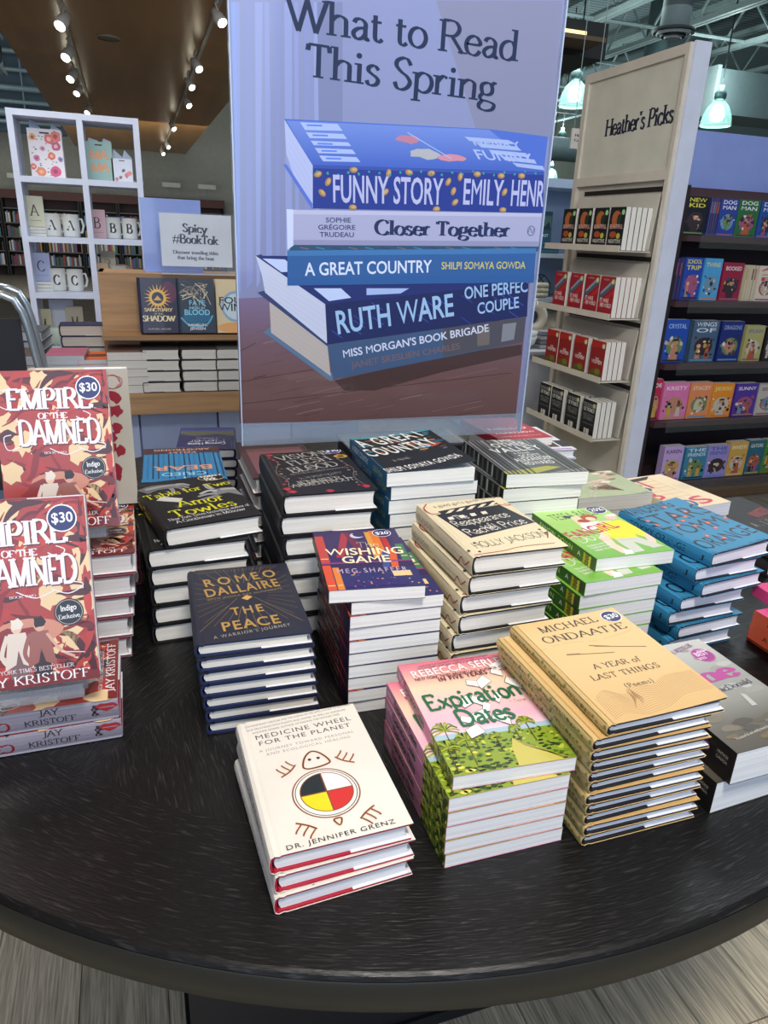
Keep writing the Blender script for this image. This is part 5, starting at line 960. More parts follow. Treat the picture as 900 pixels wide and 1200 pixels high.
# ---- alphabet book
p = (1.160, 1.285, .888, 7.2); W, L = .150, .212
def art(A):
    A = Art(**PXP(*p)); P0, u0 = A.P, A.up; A.P = lambda a, b: (a * W - W / 2, b * L - L / 2)
    for k in range(8): A.line([(.12, .12 + k * .1), (.62, .12 + k * .1)], .0022, 'e8b070')
    A.line([(.12, .05), (.12, .93)], .0022, 'e8b070'); A.line([(.62, .05), (.62, .93)], .0022, 'e8b070'); A.line([(.37, .05), (.37, .93)], .0018, 'f0c490')
    for k in range(5): A.line([(.72, .62 - k * .03), (.95, .62 - k * .03)], .0008, 'b8a898')
    A.P, A.up = P0, u0; A.text('TORONTO TALES', (727, 561), (770, 555.5), 3.4, '2c2420', 'bold'); A.poly([(729, 564), (760, 558), (758, 562), (733, 567)], '2c2420')
    for ch, a, b_, c in (('A', (742, 571), (753, 569), '2c6ab0'), ('B', (756, 577), (767, 574), '3c3a8c'), ('I', (763, 572), (768, 571), 'c8342c'), ('B', (769, 587), (783, 583), 'd84858'), ('K', (800, 594), (812, 590), 'd03c3c'), ('D', (809, 595.5), (824, 590.5), '2468a8'), ('S', (823, 591), (839, 586), 'd84c60')): A.text(ch, a, b_, 7.5, c, 'bold')
    return A
make_book('alphabet', W, L, .0313, False, 'f0dcb8', pages='ecebf0', art=art)
stack('alphabet', 4, p[0], p[1], p[3], 'cream alphabet paperback with coloured letters', 'the right rear stack', 'alphabet paperbacks', pose={k: (1.158, 1.287, 6.6 + .4 * (k % 2)) for k in range(1, 4)})
# ---- pale green cookbook
p = (.985, 1.335, .900, 0); W, L = .195, .165
def art(A):
    A = Art(**PXP(*p)); r5 = random.Random(21)
    for k in range(26): A.arrow_blob((693 + r5.random() * 30, 552 + r5.random() * 18), .012, r5.choice(['e0c8b0', 'b89878', 'f0e4d8', 'd8b8a0', '8a6a50']), k, 9, 1.3, .7)
    for k in range(14): A.line([(690 + k * 2, 572 + (k % 3)), (712 + k * 1.5, 568 + k * .5)], .003, ['5a3a2c', '7a4c34', '8a6444'][k % 3]);
    for k in range(18): A.arrow_blob((690 + r5.random() * 10, 570 + r5.random() * 12), .003, 'e8d8cc', k, 6)
    A.text('GREENS AND GRAINS', (722, 586), (764, 578), 2.6, '8a9474', 'sans', .2); return A
make_book('sage', W, L, .0344, False, 'b4bf98', pages='d8d4c8', art=art)
stack('sage', 4, p[0], p[1], p[3], 'sage green paperback with brown photo', 'the squat stack beside the alphabet books', 'sage green paperbacks')
# ---- dark cover far right
p = (1.29, 1.20, .845, 4); W, L = .17, .25
def art(A):
    A = Art(**PXP(*p)); A.text('MONSTERS', (870, 604), (886, 596), 5, 'b84a44', 'serif'); A.line([(866, 600), (895, 599)], .0012, 'b84a44'); A.line([(866, 607), (898, 601)], .0008, 'b84a44'); A.text('A . L E S L I E', (868, 615), (912, 604), 4, 'a89c90', 'serif', .3); return A
make_book('charcoal', W, L, .041, True, '2a2829', '1c1a1b', 'e4e6ee', art)
stack('charcoal', 2, 1.325, 1.185, 3, 'charcoal hardcover with thin red lettering', 'the pile at the far right rim', 'charcoal hardcovers', pose={1: (1.328, 1.187, 4)})
# ---- red and white at the back
make_book('white_photo', .16, .235, .026, True, 'e4e2e6', 'b8bcc8', 'e8e8ec', lambda A: ([A.rect(-.05 + k * .034, -.09, -.022 + k * .034, -.03, ['2c2c30', '8a8a90', '4a3c3c'][k % 3]) for k in range(4)] + [A.rect(-.07, -.112, .07, -.105, '9a5cb0'), A.rect(-.05, .0, .05, .09, '55555c')]) and None)
stack('white_photo', 6, .992, 1.665, -3, 'white hardcover with small dark photographs', 'the back stack right of the banner', 'white photo hardcovers')
make_book('red_top', .155, .23, .022, False, 'b02438', pages='e8e4dc', art=lambda A: (A.text('HELLO', (-.06, -.02), (.06, -.02), .022, 'f0dce0', 'bold', mode='l'), A.text('AGAIN NOW', (-.06, -.06), (.06, -.06), .016, 'f0dce0', 'bold', mode='l'), A.text('A NOVEL OF SECOND CHANCES', (-.06, -.09), (.06, -.09), .007, 'f0dce0', mode='l')) and None)
put_book('red_top', (.935, 1.70, .76 + 6 * .0266 + .0012), (0, 0, radians(2)), 'red paperback on the white hardcovers behind the banner foot')
# ---- upside-down titles at the rear left, facing the other side of the table
def art(A):
    for k in range(16): A.rect(-.078 + k * .0105, -.1, -.078 + k * .0105 + .003, .1, ['143a5c', '0e2c48', '2a6c9c'][k % 3])
    A.text('BEAR', (-.06, .02), (.06, .02), .03, 'd89a78', 'bold', mode='l'); A.text('CRIED', (-.045, .065), (.045, .065), .022, '8ac4e0', 'bold', mode='l'); A.text('I', (-.004, .095), (.004, .095), .014, '8ac4e0', 'bold', mode='l'); A.rect(-.081, -.115, .081, -.07, '4a2c2c'); A.text('KELLEY', (-.03, -.083), (.03, -.083), .011, 'd0a89c', 'bold', mode='l'); A.text('ARMSTRONG', (-.06, -.105), (.06, -.105), .013, 'd0a89c', 'bold', mode='l')
make_book('forest', .163, .235, .032, True, '2a7cb0', '16405c', 'e4e2dc', art)
stack('forest', 6, .073, 1.50, 178, 'blue forest hardcover with an upside-down title', 'the stack behind the yellow-lettered books', 'blue forest hardcovers')
def art(A):
    A.rect(-.075, -.11, .075, .02, '2c2c58'); A.grad([(-.075, -.06), (.075, -.06), (.075, -.11), (-.075, -.11)], [(0, '46509c'), (1, '2c2f60')]); A.poly([(-.075, -.02), (-.02, -.045), (.03, -.02), (.075, -.05), (.075, -.075), (-.075, -.07)], '5c5c44')
    A.text('Never', (-.05, .015), (.05, .02), .03, 'e8e6ea', 'script', mode='l'); A.text('Coming Home', (-.05, .045), (.05, .05), .02, 'e8e6ea', 'brush', mode='l'); A.text('a novel by', (-.03, -.003), (.03, -.003), .01, 'c9c8d8', mode='l')
make_book('night', .155, .23, .027, True, '2c2c5c', '1c1c3c', 'e4e2dc', art)
stack('night', 4, .166, 2.0, 173, 'dark indigo hardcover with a white script title', 'the rearmost left stack', 'indigo hardcovers')
make_book('maroon', .15, .228, .034, True, '4a2c30', '3a1c20', 'c9c6bc', lambda A: (A.rect(-.06, -.09, .06, .09, '7a4c50'), A.text('ASH', (-.04, 0), (.04, 0), .03, 'c8b8a8', 'serif', mode='l')) and None)
stack('maroon', 6, .268, 1.445, 180, 'maroon hardcover with grey pages', 'the stack by the banner\'s left foot', 'maroon hardcovers', z0=.76)
# ---- the red fantasy hardcovers on the left
W, L, T = .155, .237, .0364
def swirl(A, W, L, dark=1):
    r5 = random.Random(77); A.rect(-W / 2, -L / 2, W / 2, L / 2, 'a8372c')
    for q in ((-.42, .18), (-.3, .33), (.1, .12), (.42, .25), (.44, .02), (.36, -.12), (-.42, -.12), (-.2, -.32), (.15, -.3), (.42, -.36), (-.1, .44), (.3, .42), (-.44, -.4), (.46, .14), (.45, -.06), (-.02, .3), (-.46, .42), (.2, -.02), (-.3, .05), (.1, -.44), (.3, -.24)): A.arrow_blob((q[0] * W, q[1] * L), .019, 'e8c898', int(q[0] * 50 + 60), 15, 1, 1.2, .55)
    cols = ['a8281f', 'c03a2c', '8a1e1c', '6a1618', 'b4342a', '4a1416']
    A.wrap = (2, 30)
    for k in range(95):
        x, y = r5.uniform(-.5, .5) * W, r5.uniform(-.5, .5) * L; a = r5.uniform(-.5, 1.2); pts = []
        for s_ in range(5): pts.append((min(max(x, -W * .46), W * .46), min(max(y, -L * .48), L * .48))); x += .018 * cos(a); y += .018 * sin(a); a += r5.uniform(-.7, .7)
        n = len(pts); c = _catmull(pts); v = []; f = []; ribbon(c, lambda dx, dy, t: (.009 if k % 3 else .004) * sin(pi * max(t, .02)) + .0005, v, f)
        v = [(min(max(u, -W / 2), W / 2), min(max(q, -L / 2), L / 2)) for u, q in v]; A._emit(v, f, lin(r5.choice(cols)))
    for q in ((-.38, .36), (-.1, .42), (.3, .3), (.38, .05), (-.42, .1), (.4, -.2), (-.3, -.42), (.25, -.35), (.02, -.45), (-.2, -.1)): A.arrow_blob((q[0] * W, q[1] * L), .017, r5.choice(cols), int(q[0] * 99), 13, 1, .8, .5)
    A.wrap = None; A.k = 32
def empire(A):
    swirl(A, W, L); Wt = 'efe6ea'
    A.ell((0, -L * .2), W * .26, L * .07, 'cf8a70', 16); A.arrow_blob((-.01, -.06), .03, '8a2420', 5, 15, 1.6, .8)
    def fig(x, coat, hair, skin, legs):
        A.poly([(x - .012, -.1165), (x + .012, -.1165), (x + .009, -.075), (x - .009, -.075)], legs); A.poly([(x - .017, -.095), (x - .010, -.048), (x + .010, -.048), (x + .017, -.095), (x + .004, -.088), (x, -.07), (x - .004, -.088)], coat); A.ell((x, -.041), .0062, .0078, skin, 14); A.arrow_blob((x, -.037), .0095, hair, 3, 11); A.line([(x - .011, -.05), (x - .019, -.075), (x - .012, -.09)], .005, coat, True)
    fig(-.014, 'e0d0c0', 'e8dccc', 'e8c0a4', '7a5a58'); fig(.012, '9a5c50', '2a1416', 'd8a890', '3a2628'); A.line([(.02, -.052), (.034, -.075), (.05, -.086)], .0035, 'd8a890', True); A.line([(.034, -.078), (.062, -.082)], .0012, 'e0e0e4')
    for (s_, x0, x1, y, h) in (('EMPIRE', -.062, .054, .062, .030), ('DAMNED', -.050, .062, .010, .036)):
        A.text(s_, (x0 + .0012, y - .0016), (x1 + .0012, y - .0016), h, '5a1a1c', 'serifb', mode='l'); A.text(s_, (x0, y), (x1, y), h, Wt, 'serifb', mode='l')
    A.text('OF THE', (-.022, .048), (.018, .048), .0085, Wt, 'serifb', mode='l')
    for pts in ([(-.06, .062), (-.073, .07), (-.07, .09), (-.062, .088)], [(-.05, .008), (-.066, .004), (-.07, .022), (-.06, .026)], [(.03, .004), (.05, -.004), (.068, .006), (.05, .012)], [(-.01, .004), (.012, -.006), (.034, .002)], [(.03, .05), (.042, .044), (.05, .052), (.04, .058)]): A.line(pts, .0013, Wt, True)
    A.text('BOOK TWO', (-.018, -.004), (.012, -.004), .003, Wt, 'serif', mode='l')
    A.rect(-W / 2, -L / 2, W / 2, -L / 2 + .012, '7a2420'); A.text('NEW YORK TIMES BESTSELLER', (-.055, -.099), (.048, -.099), .0052, Wt, 'serif', .1, mode='l'); A.text('JAY KRISTOFF', (-.062, -.1145), (.066, -.1145), .0115, 'f4eef0', 'serif', .06, mode='l')
    A.ell((.050, .092), .0175, .0175, 'f4f4f8', 26); A.ell((.050, .092), .0160, .0160, '1c2060', 26); A.text('$30', (.0375, .0865), (.0630, .0870), .0125, 'ffffff', 'bold', mode='l')
    A.ell((.048, -.028), .0175, .0175, '1a1416', 26); A.ell((.048, -.028), .0160, .0160, 'c9c0bc', 26); A.ell((.048, -.028), .0154, .0154, '1a1416', 26); A.text('Indigo', (.0385, -.0265), (.0575, -.0255), .0075, 'f4f4f4', 'bold', mode='l'); A.text('Exclusive', (.0355, -.0365), (.0605, -.0355), .0055, 'f4f4f4', 'serif', mode='l')
def sp(A):
    A.rect(0, .001, L, T - .001, 'a9a4b0'); A.arrow_blob((.222, T * .7), .012, '9a2428', 4, 12, 1.5, .6); A.arrow_blob((.075, T * .8), .01, '9a2428', 5, 12, 1.6, .6); A.arrow_blob((.05, T * .8), .008, '9a2428', 7, 12, 1.6, .6)
    A.text('EMPIRE OF THE', (.012, .020), (.060, .020), .009, '8a2028', 'serifb', mode='l'); A.text('DAMNED', (.030, .006), (.105, .006), .013, '8a2028', 'serifb', mode='l')
    A.text('JAY', (.140, .021), (.164, .021), .0085, '2a2428', 'serif', mode='l'); A.text('KRISTOFF', (.122, .0085), (.185, .0085), .0085, '2a2428', 'serif', .06, mode='l'); A.text('&', (.204, .010), (.213, .010), .007, '2a2428', 'serifb', mode='l'); A.text('&', (.204, .018), (.213, .018), .007, '2a2428', 'serifb', mode='l')
make_book('fantasy', W, L, T, True, '8c8692', '8e1c2c', 'e6e2e0', empire, sp, gloss=True)
T2 = .0305; _T = T; T = T2
make_book('fantasy_thin', .160, .238, T2, True, '8c8692', '8e1c2c', 'e6e2e0', empire, sp, gloss=True); T = _T
stack('fantasy_thin', 2, -.181, .955, 90, 'silver-spined red fantasy hardcover', 'the pile under the nearer display copy', 'silver-spined fantasy hardcovers', pose={1: (-.180, .952, 90.4)})
stack('fantasy', 5, -.112, 1.20, 0, 'red-boarded fantasy hardcover', 'the pile under the upper display copy', 'red fantasy hardcovers', pose={k: (-.1245 + .0048 * (4 - k), 1.1985, 0) for k in range(5)})
def easel(x, y, z, w_, lab, lean):
    t = thing('acrylic_easel', (x, y, z), lab, 'book stand', 'acrylic book easels'); M_ = mat('b9c0ca', .06, alpha=.2, coat=.5)
    a = radians(lean); h = .11
    part('ledge', bx(-w_ / 2, w_ / 2, -.052, -.004, .022, .0245), M_, t); part('lip', bx(-w_ / 2, w_ / 2, -.055, -.052, .022, .040), M_, t)
    part('back_rest', MB().add([(-w_ / 2, -.004, .0), (w_ / 2, -.004, .0), (w_ / 2, -.004 + h * sin(a), h * cos(a)), (-w_ / 2, -.004 + h * sin(a), h * cos(a)), (-w_ / 2, .0, .0), (w_ / 2, .0, .0), (w_ / 2, h * sin(a), h * cos(a)), (-w_ / 2, h * sin(a), h * cos(a))], [(0, 1, 2, 3), (4, 7, 6, 5), (0, 4, 5, 1), (1, 5, 6, 2), (2, 6, 7, 3), (3, 7, 4, 0)]), M_, t); part('foot', bx(-w_ / 2, w_ / 2, .0, .05, 0, .0022), M_, t)
easel(-.155, .912, .8228, .11, 'clear acrylic easel holding the nearer red display copy', 16); easel(-.122, 1.150, .9459, .11, 'clear acrylic easel holding the upper red display copy', 16)
def lean_book(key, xc, yb, zb, lean, lab, grp):
    # bottom edge of the front cover at (yb, zb); leans back by lean degrees
    a = radians(90 - lean); L_ = BK[key]['L']; T_ = BK[key]['T']; n = Vector((0, -sin(a), cos(a))); u = Vector((0, cos(a), sin(a)))
    o = Vector((xc, yb, zb)) + u * (L_ / 2) - n * T_
    return put_book(key, o, (a, 0, 0), lab, grp)
lean_book('fantasy', -.1565, .861, .868, 16, 'red swirling fantasy hardcover propped upright, nearer and lower of the two display copies', 'propped display copies')
lean_book('fantasy', -.1245, 1.096, .985, 16, 'red swirling fantasy hardcover propped upright, farther and higher of the two display copies', 'propped display copies')
def art(A):
    r5 = random.Random(31)
    for k in range(26): A.arrow_blob((.045 + r5.uniform(-.02, .012), r5.uniform(-.09, .075)), .011, '8e1a2a', k, 12, 1, 1.2, .5)
    for k in range(3): pts = [(.052 + .012 * cos(a + k) * (1 + .2 * k), .098 + .012 * sin(a + k)) for a in (0, 1.2, 2.4, 3.6, 4.8, 6)]; A.line(pts, .0012, '9a3a44', True)
make_book('bone', .155, .24, .036, True, 'b9b2a4', 'd8d0c0', 'e8e2d2', art)
a_ = radians(86); put_book('bone', (-.097, 1.335, .9458 + .120), (a_, 0, 0), 'bone-coloured hardcover with dark red blots standing behind the display copies')

for k in range(5): put_book('fantasy', (-.105, 1.46, .7604 + k * .037), (0, 0, radians(180)), 'red-boarded fantasy hardcover, %s of the hidden rear pile' % (ORD[4 - k] if k < 4 else 'topmost'), 'rear red fantasy hardcovers')
# ================================================================== BOOK-TREND FIXTURE behind the banner, left
OAK = mat('b08a60', .5, kind='wood'); OAKD = mat('9a7650', .5, kind='wood'); PALE = mat('93a2c4', .5)
t = thing('display_table', (-.05, 3.4, 0), 'long oak-topped display table with pale blue cabinet doors', 'table')
part('table_top', bx(-1.1, 1.15, -.04, 1.0, .622, .716), OAK, t); part('plinth', bx(-1.05, 1.1, .12, .9, 0, .08), mat('4a505c', .6), t)
part('cabinet_body', bx(-1.05, 1.1, .10, .92, .08, .622), mat('6e7a98', .5), t)
for k in range(6): d = part('cabinet_door', bx(-1.04 + k * .36, -1.04 + k * .36 + .35, .078, .10, .10, .612), PALE if k % 2 else mat('a3b1d0', .5), t)
t = thing('riser_box', (0, 3.55, .7164), 'oak riser box backing three face-out novels', 'riser')
X0 = at('y', 3.55, 116, 345).x
part('back_board', bx(X0, 1.1, .06, .12, 0, .50), OAK, t); part('ledge', bx(X0 - .0, 1.1, -.12, .06, .225, .245), OAKD, t); part('end_board', bx(X0, X0 + .02, .12, .40, 0, .50), OAK, t); part('lid', bx(X0, 1.1, .12, .40, .48, .50), OAK, t)

LZ = .7164 + .245
def sun(A, W, L):
    for k in range(20): a = 2 * pi * k / 20; A.poly([(.034 * cos(a - .1), .035 + .034 * sin(a - .1)), (.034 * cos(a + .1), .035 + .034 * sin(a + .1)), (.060 * cos(a), .035 + .060 * sin(a))], 'e0a838')
    A.ell((0, .035), .036, .036, 'e8b848', 24); A.ell((0, .035), .025, .025, '1c1c3c', 24); A.poly([(-.018, .024), (0, .045), (.018, .024)], 'e0a838')
shelf_spec('sun', '1f1f3e', [('SANCTUARY', .40, .06, 'e0c890', 'serifb', .14, .86), ('OF THE', .34, .03, 'e0c890', 'serif', .38, .62), ('SHADOW', .22, .10, 'e8d8a8', 'serifb', .08, .92), ('AURORA ASCHER', .06, .03, 'c9b888', 'sans', .2, .8)], [blob(.8, .75, .2, .2, '5a2444'), sun, ], W=.165, L=.235, T=.035, badge=None, hard=True)
def swirlb(A, W, L):
    r5 = random.Random(5)
    for k in range(20): A.line([(r5.uniform(-.5, .3) * W, r5.uniform(.1, .48) * L), (r5.uniform(-.2, .3) * W, r5.uniform(.15, .4) * L), (r5.uniform(-.1, .48) * W, r5.uniform(0, .45) * L)], .004, r5.choice(['b8a890', '8a8078', 'd0c4ac', '3a4a58']), True)
    A.ell((0, -.045), .06, .035, '2c6a8c', 20); A.line([(-.07, -.05), (-.03, -.085), (.04, -.08), (.07, -.04)], .008, '5aa8c8', True)
shelf_spec('fate', '28384a', [('FATE', .52, .09, '7cc4e4', 'bold', .3, .74), ('INKED IN', .45, .045, 'a8d0e0', 'bold', .3, .72), ('BLOOD', .34, .10, '8cd0ec', 'bold', .16, .86), ('DANIELLE L.', .13, .045, 'e0e4e8', 'bold', .24, .78), ('JENSEN', .06, .05, 'e0e4e8', 'bold', .3, .72)], [swirlb], W=.165, L=.235, T=.035, badge=None, hard=True)
shelf_spec('fourth', 'd8c8a4', [('FOUR', .56, .12, '2c3848', 'bold', .06, .9), ('WIND', .42, .14, '1c2838', 'bold', .06, .94)], [blob(.55, .5, .42, .3, '8ab0cc'), blob(.55, .5, .36, .25, 'c8dce4'), blob(.5, .1, .5, .1, 'e0a868')], W=.165, L=.235, T=.035, badge=None, hard=True)
for key, px, lab in (('sun', 187, 'dark novel with a golden sun on the oak riser'), ('fate', 231, 'blue and grey novel reading Blood, beside the sun novel'), ('fourth', 275, 'pale novel half hidden by the banner edge')):
    q = at('y', 3.5, px, 385); a = radians(84)
    for k in range(2): put_book(key, (q.x, 3.505 + k * .037, LZ + .122), (a, 0, 0), lab + ('' if k == 0 else ', the copy behind it'), 'face-out novels on the riser')
# flat stacks in front of the riser, page edges to the viewer
make_book('dark_flat', .165, .235, .048, True, '2c2628', '1a1a1e', 'd6d2c8'); make_book('brown_flat', .165, .235, .036, False, '6a5248', pages='d4d0c8'); make_book('grey_flat', .165, .235, .048, True, '4a4c4a', '2c2e2c', 'cfccc4')
for key, px, n, desc, nn in (('brown_flat', 150, 5, 'brown-backed paperback', 'first'), ('dark_flat', 189, 4, 'dark hardcover', 'second'), ('dark_flat', 234, 4, 'dark hardcover', 'third'), ('grey_flat', 274, 4, 'grey hardcover', 'fourth')):
    q = at('y', 3.41, px, 430); stack(key, n, q.x, 3.488, 0, desc, 'the %s pile under the oak ledge' % nn, 'flat piles under the ledge', z0=.7164, jit=.002, jr=.6)
# signs
t = thing('acrylic_sign', (at('y', 3.62, 229, 290).x, 3.60, 1.2172), 'white card headed Spicy in a clear stand on the oak riser', 'sign')
c0 = at('y', 3.60, 186, 249); c1 = at('y', 3.60, 273, 328); cx = t.location.x
part('card', bx(c0.x - cx, c1.x - cx, 0, .003, .035, c0.z - 1.2172), mat('dbe2ec', .3, coat=.4), t)
PS_ = lambda px, py: (lambda q: (q.x - cx, q.z - 1.2172))(at('y', 3.60, px, py))
A = Art(P=PS_); A.text('Spicy', (214, 271.5), (242.5, 273.3), 9.5, '232a44', 'serifb'); A.text('#BookTok', (202, 284), (255.5, 287), 10, '232a44', 'serifb'); A.text('Discover trending titles', (203, 297), (256, 299), 4, '4a5066', 'serifb'); A.text('that bring the heat', (208, 303.3), (251, 305.3), 4, '4a5066', 'serifb'); A.text('INDIGO.CA', (260, 315.5), (269, 316), 2.4, '6a7490', 'bold'); A.text('BOOKS', (261, 319), (268.5, 319.4), 2.4, '6a7490', 'bold')
link('lettering', A.mesh('lettering', lambda x, y, z: (x, -.0006 - z, y), PRINT_GLOSS), t)
part('acrylic_front', bx(c0.x - cx - .006, c1.x - cx + .03, -.006, -.004, .0, c0.z - 1.2172 + .006), mat('dce8f8', .05, alpha=.06, coat=.5), t); part('base', bx(c0.x - cx - .006, c1.x - cx + .03, -.03, .04, -.0, .003), mat('dce8f8', .08, alpha=.5), t)
t = thing('blue_sign_back', (at('y', 3.74, 200, 290).x, 3.74, 1.2172), 'taller pale blue acrylic panel behind the white card', 'sign')
c0 = at('y', 3.74, 163, 231); c1 = at('y', 3.74, 239, 330); cx = t.location.x
part('panel', bx(c0.x - cx, c1.x - cx, 0, .006, 0, c0.z - 1.2172), mat('8ea4e0', .2, coat=.5), t); part('panel_foot', bx(c0.x - cx, c1.x - cx, -.02, .05, 0, .004), mat('8ea4e0', .2, coat=.5), t)
# loose piles on the left end of the table
make_book('teal_pale', .16, .24, .04, False, '4a7a74', pages='c9d2dc'); make_book('slate_pile', .17, .25, .045, True, '565c5e', '4a4c50', 'b9c2cc'); make_book('magenta', .16, .24, .04, False, 'b0607c', pages='c4ccd6'); make_book('ink_blue', .20, .15, .05, True, '1c1e4c', '1c1e4c', 'c9c4b8'); make_book('amber', .16, .24, .02, False, 'd8642c', pages='c9ccd2', art=lambda A: A.ell((0, 0), .05, .04, '5a2c14', 16) and None); make_book('umber', .17, .25, .04, False, '5a4a44', pages='c4ccd6')
def pile(key, px, py, y, desc, where, n, z0=.7164, rot=0, grp='loose piles at the left'):
    q = at('y', y, px, py); return stack(key, n, q.x, y + BK[key]['L'] / 2, rot, desc, where, grp, z0=z0, jit=.004, jr=2)
pile('umber', 18, 430, 3.42, 'umber-backed paperback', 'the leftmost rear pile', 4, rot=2)
pile('teal_pale', 33, 445, 3.41, 'teal-backed paperback', 'the low pile behind the display copies', 0)
pile('magenta', 78, 430, 3.42, 'magenta-edged paperback', 'the pile between umber and amber ones', 4, rot=-2)
pile('amber', 112, 420, 3.42, 'amber paperback with a dark badge', 'the pile left of the brown-backed ones', 7, rot=3)
pile('slate_pile', 30, 400, 3.72, 'slate hardcover', 'the pile before the white cube shelf', 5, rot=-4)
pile('ink_blue', 97, 400, 3.74, 'ink-blue boxed book', 'the dark pile left of the oak riser', 5, rot=2)
# ================================================================== WHITE CUBE SHELF
YS = 4.8; SX0, SXM, SX1 = -.572, -.222, .108; rowsz = (1.985, 1.655, 1.34, 1.03, .715, .40, .085)
t = thing('cube_shelf', (SX0, YS, 0), 'white open cube shelf holding gift bags, mugs and lettered cards', 'shelf')
WS = mat('cfd9ee', .4); tk = .032
for x in (SX0, SXM, SX1 - tk): part('upright', bx(x - SX0, x - SX0 + tk, 0, .30, 0, rowsz[0]), WS, t)
for i, z in enumerate(rowsz):
    for a, b_ in ((SX0 + tk, SXM), (SXM + tk, SX1 - tk)): part('shelf_board', bx(a - SX0, b_ - SX0, .001, .299, z - tk, z - .0005), WS, t)
YI = YS + .12
def bag(px0, px1, ptop, z, body, lab, artf=None, tissue=None, name='gift_bag', dep=.08):
    a = at('y', YI, px0, ptop + 10); b_ = at('y', YI, px1, ptop + 10); W_ = b_.x - a.x; H_ = at('y', YI, (px0 + px1) / 2, ptop).z - z; x = (a.x + b_.x) / 2
    t = thing(name, (x, YI, z), lab, 'gift bag'); m_ = mat(body, .5)
    part('bag_body', MB().add([(-W_ / 2, 0, 0), (W_ / 2, 0, 0), (W_ / 2, dep, 0), (-W_ / 2, dep, 0), (-W_ / 2, 0, H_), (W_ / 2, 0, H_), (W_ / 2, dep, H_), (-W_ / 2, dep, H_), (W_ / 2 - .006, dep / 2, H_ * .5), (-W_ / 2 + .006, dep / 2, H_ * .5)], [(0, 3, 2, 1), (0, 1, 5, 4), (2, 3, 7, 6), (1, 2, 8), (1, 8, 5), (2, 6, 8), (0, 9, 3), (0, 4, 9), (3, 9, 7)]), m_, t)
    A = Art(); A.rect(-W_ * .14, H_ * .9, W_ * .14, H_ * .935, '1c1c20')
    if artf: artf(A, W_, H_)
    link('bag_print', A.mesh('bag_print', lambda u, v, w_: (u, -.0004 - w_, v)), t)
    if tissue:
        for k, (u, h_) in enumerate(tissue): part('tissue_paper', MB().add([(u - .035, .02, H_ * .8), (u + .03, .03, H_ * .8), (u + .028, .05, H_ + .01), (u - .02 + .01 * k, .035, H_ + h_), (u, .06, H_ * .8)], [(0, 1, 2, 3), (1, 4, 2), (0, 3, 4), (2, 4, 3)]), mat('c9d8e8', .5), t)
    return t
def floral(A, W_, H_):
    r5 = random.Random(14)
    for k in range(36): A.arrow_blob((r5.uniform(-.44, .44) * W_, r5.uniform(.04, .86) * H_), .007, r5.choice(['4a6a4c', '6a7c8c', '8ca07c', 'b8a8c8']), k, 6, 1, .6)
    for k, (u, v, s_, c) in enumerate(((-.36, .82, .022, 'e8b060'), (.12, .80, .030, 'd86a70'), (.32, .86, .032, 'e87860'), (.3, .66, .028, 'b85a8c'), (-.1, .6, .016, 'c8a0c8'), (.15, .46, .024, 'e07058'), (-.3, .4, .02, 'c87ca8'), (-.2, .12, .028, 'e88a60'), (.22, .14, .032, 'd85a84'), (-.42, .22, .018, 'd86a60'), (.4, .4, .016, '8a9cc8'))):
        A.arrow_blob((u * W_, v * H_), s_, c, k, 11, 1, 1, .25); A.arrow_blob((u * W_, v * H_), s_ * .5, 'f0b8a0' if k % 2 else 'a8405c', k + 9, 9)
bag(32, 72, 151, rowsz[1], 'ece8ec', 'white gift bag covered in red and orange flowers', floral, ((-.05, .05), (.05, .03)))
def mama(A, W_, H_):
    for s_, u, v in (('MA', -.34, .56), ('MA', -.34, .24)): A.text(s_, (u * W_, v * H_), (-u * W_, v * H_), H_ * .22, 'e0a070', 'black', mode='l')
bag(100, 131, 166, rowsz[1], '9ec4bc', 'mint green gift bag with orange block letters', mama, ((-.03, .02), (.04, .022)))
def fl2(A, W_, H_):
    for k, (u, v) in enumerate(((.2, .3), (.34, .4), (-.1, .2), (-.3, .12), (.05, .5))): A.arrow_blob((u * W_, v * H_), .013 + .005 * (k < 2), ['d87c74', 'e09088', '8a6a5c', 'c87c8c', '6a6a60'][k], k, 9)
bag(131, 155, 186, rowsz[1], 'dde4f0', 'small white gift bag with a pink rose, beside the mint one', fl2, ((-.02, .05), (.03, .05)))
def card(px0, px1, ptop, z, col, letter, lab, y=YI + .02, base=0):
    a = at('y', y, px0, ptop + 8); b_ = at('y', y, px1, ptop + 8); W_ = b_.x - a.x; H_ = at('y', y, px0, ptop).z - z; t = thing('letter_box', ((a.x + b_.x) / 2, y, z), lab, 'notecard box', 'lettered boxes on the cube shelf')
    b0 = base
    part('box_body', bx(-W_ / 2, W_ / 2, 0, .03, b0, H_), mat(col, .5), t); A = Art(); A.text(letter, (-W_ * .2, b0 + (H_ - b0) * .36), (W_ * .2, b0 + (H_ - b0) * .36), (H_ - b0) * .36, '3a342c', 'serif', mode='l'); A.rect(-W_ * .3, b0 + (H_ - b0) * .2, W_ * .3, b0 + (H_ - b0) * .215, '8a8070'); link('letter_print', A.mesh('letter_print', lambda u, v, w_: (u, -.0004 - w_, v)), t)
    if base:
        for k in range(3): part('card_stack', bx(-W_ / 2 - .002, W_ / 2 + .002, -.01, .07, b0 * k / 3, b0 * (k + 1) / 3 - .002), mat('dfe2da', .6), t)
card(28, 50, 229, rowsz[2], 'd8d8bc', 'A', 'cream box lettered A on white blocks, upper left compartment', base=.05); card(103, 123, 245, rowsz[2], 'd4b0b8', 'B', 'pink box lettered B in the compartment right of A')
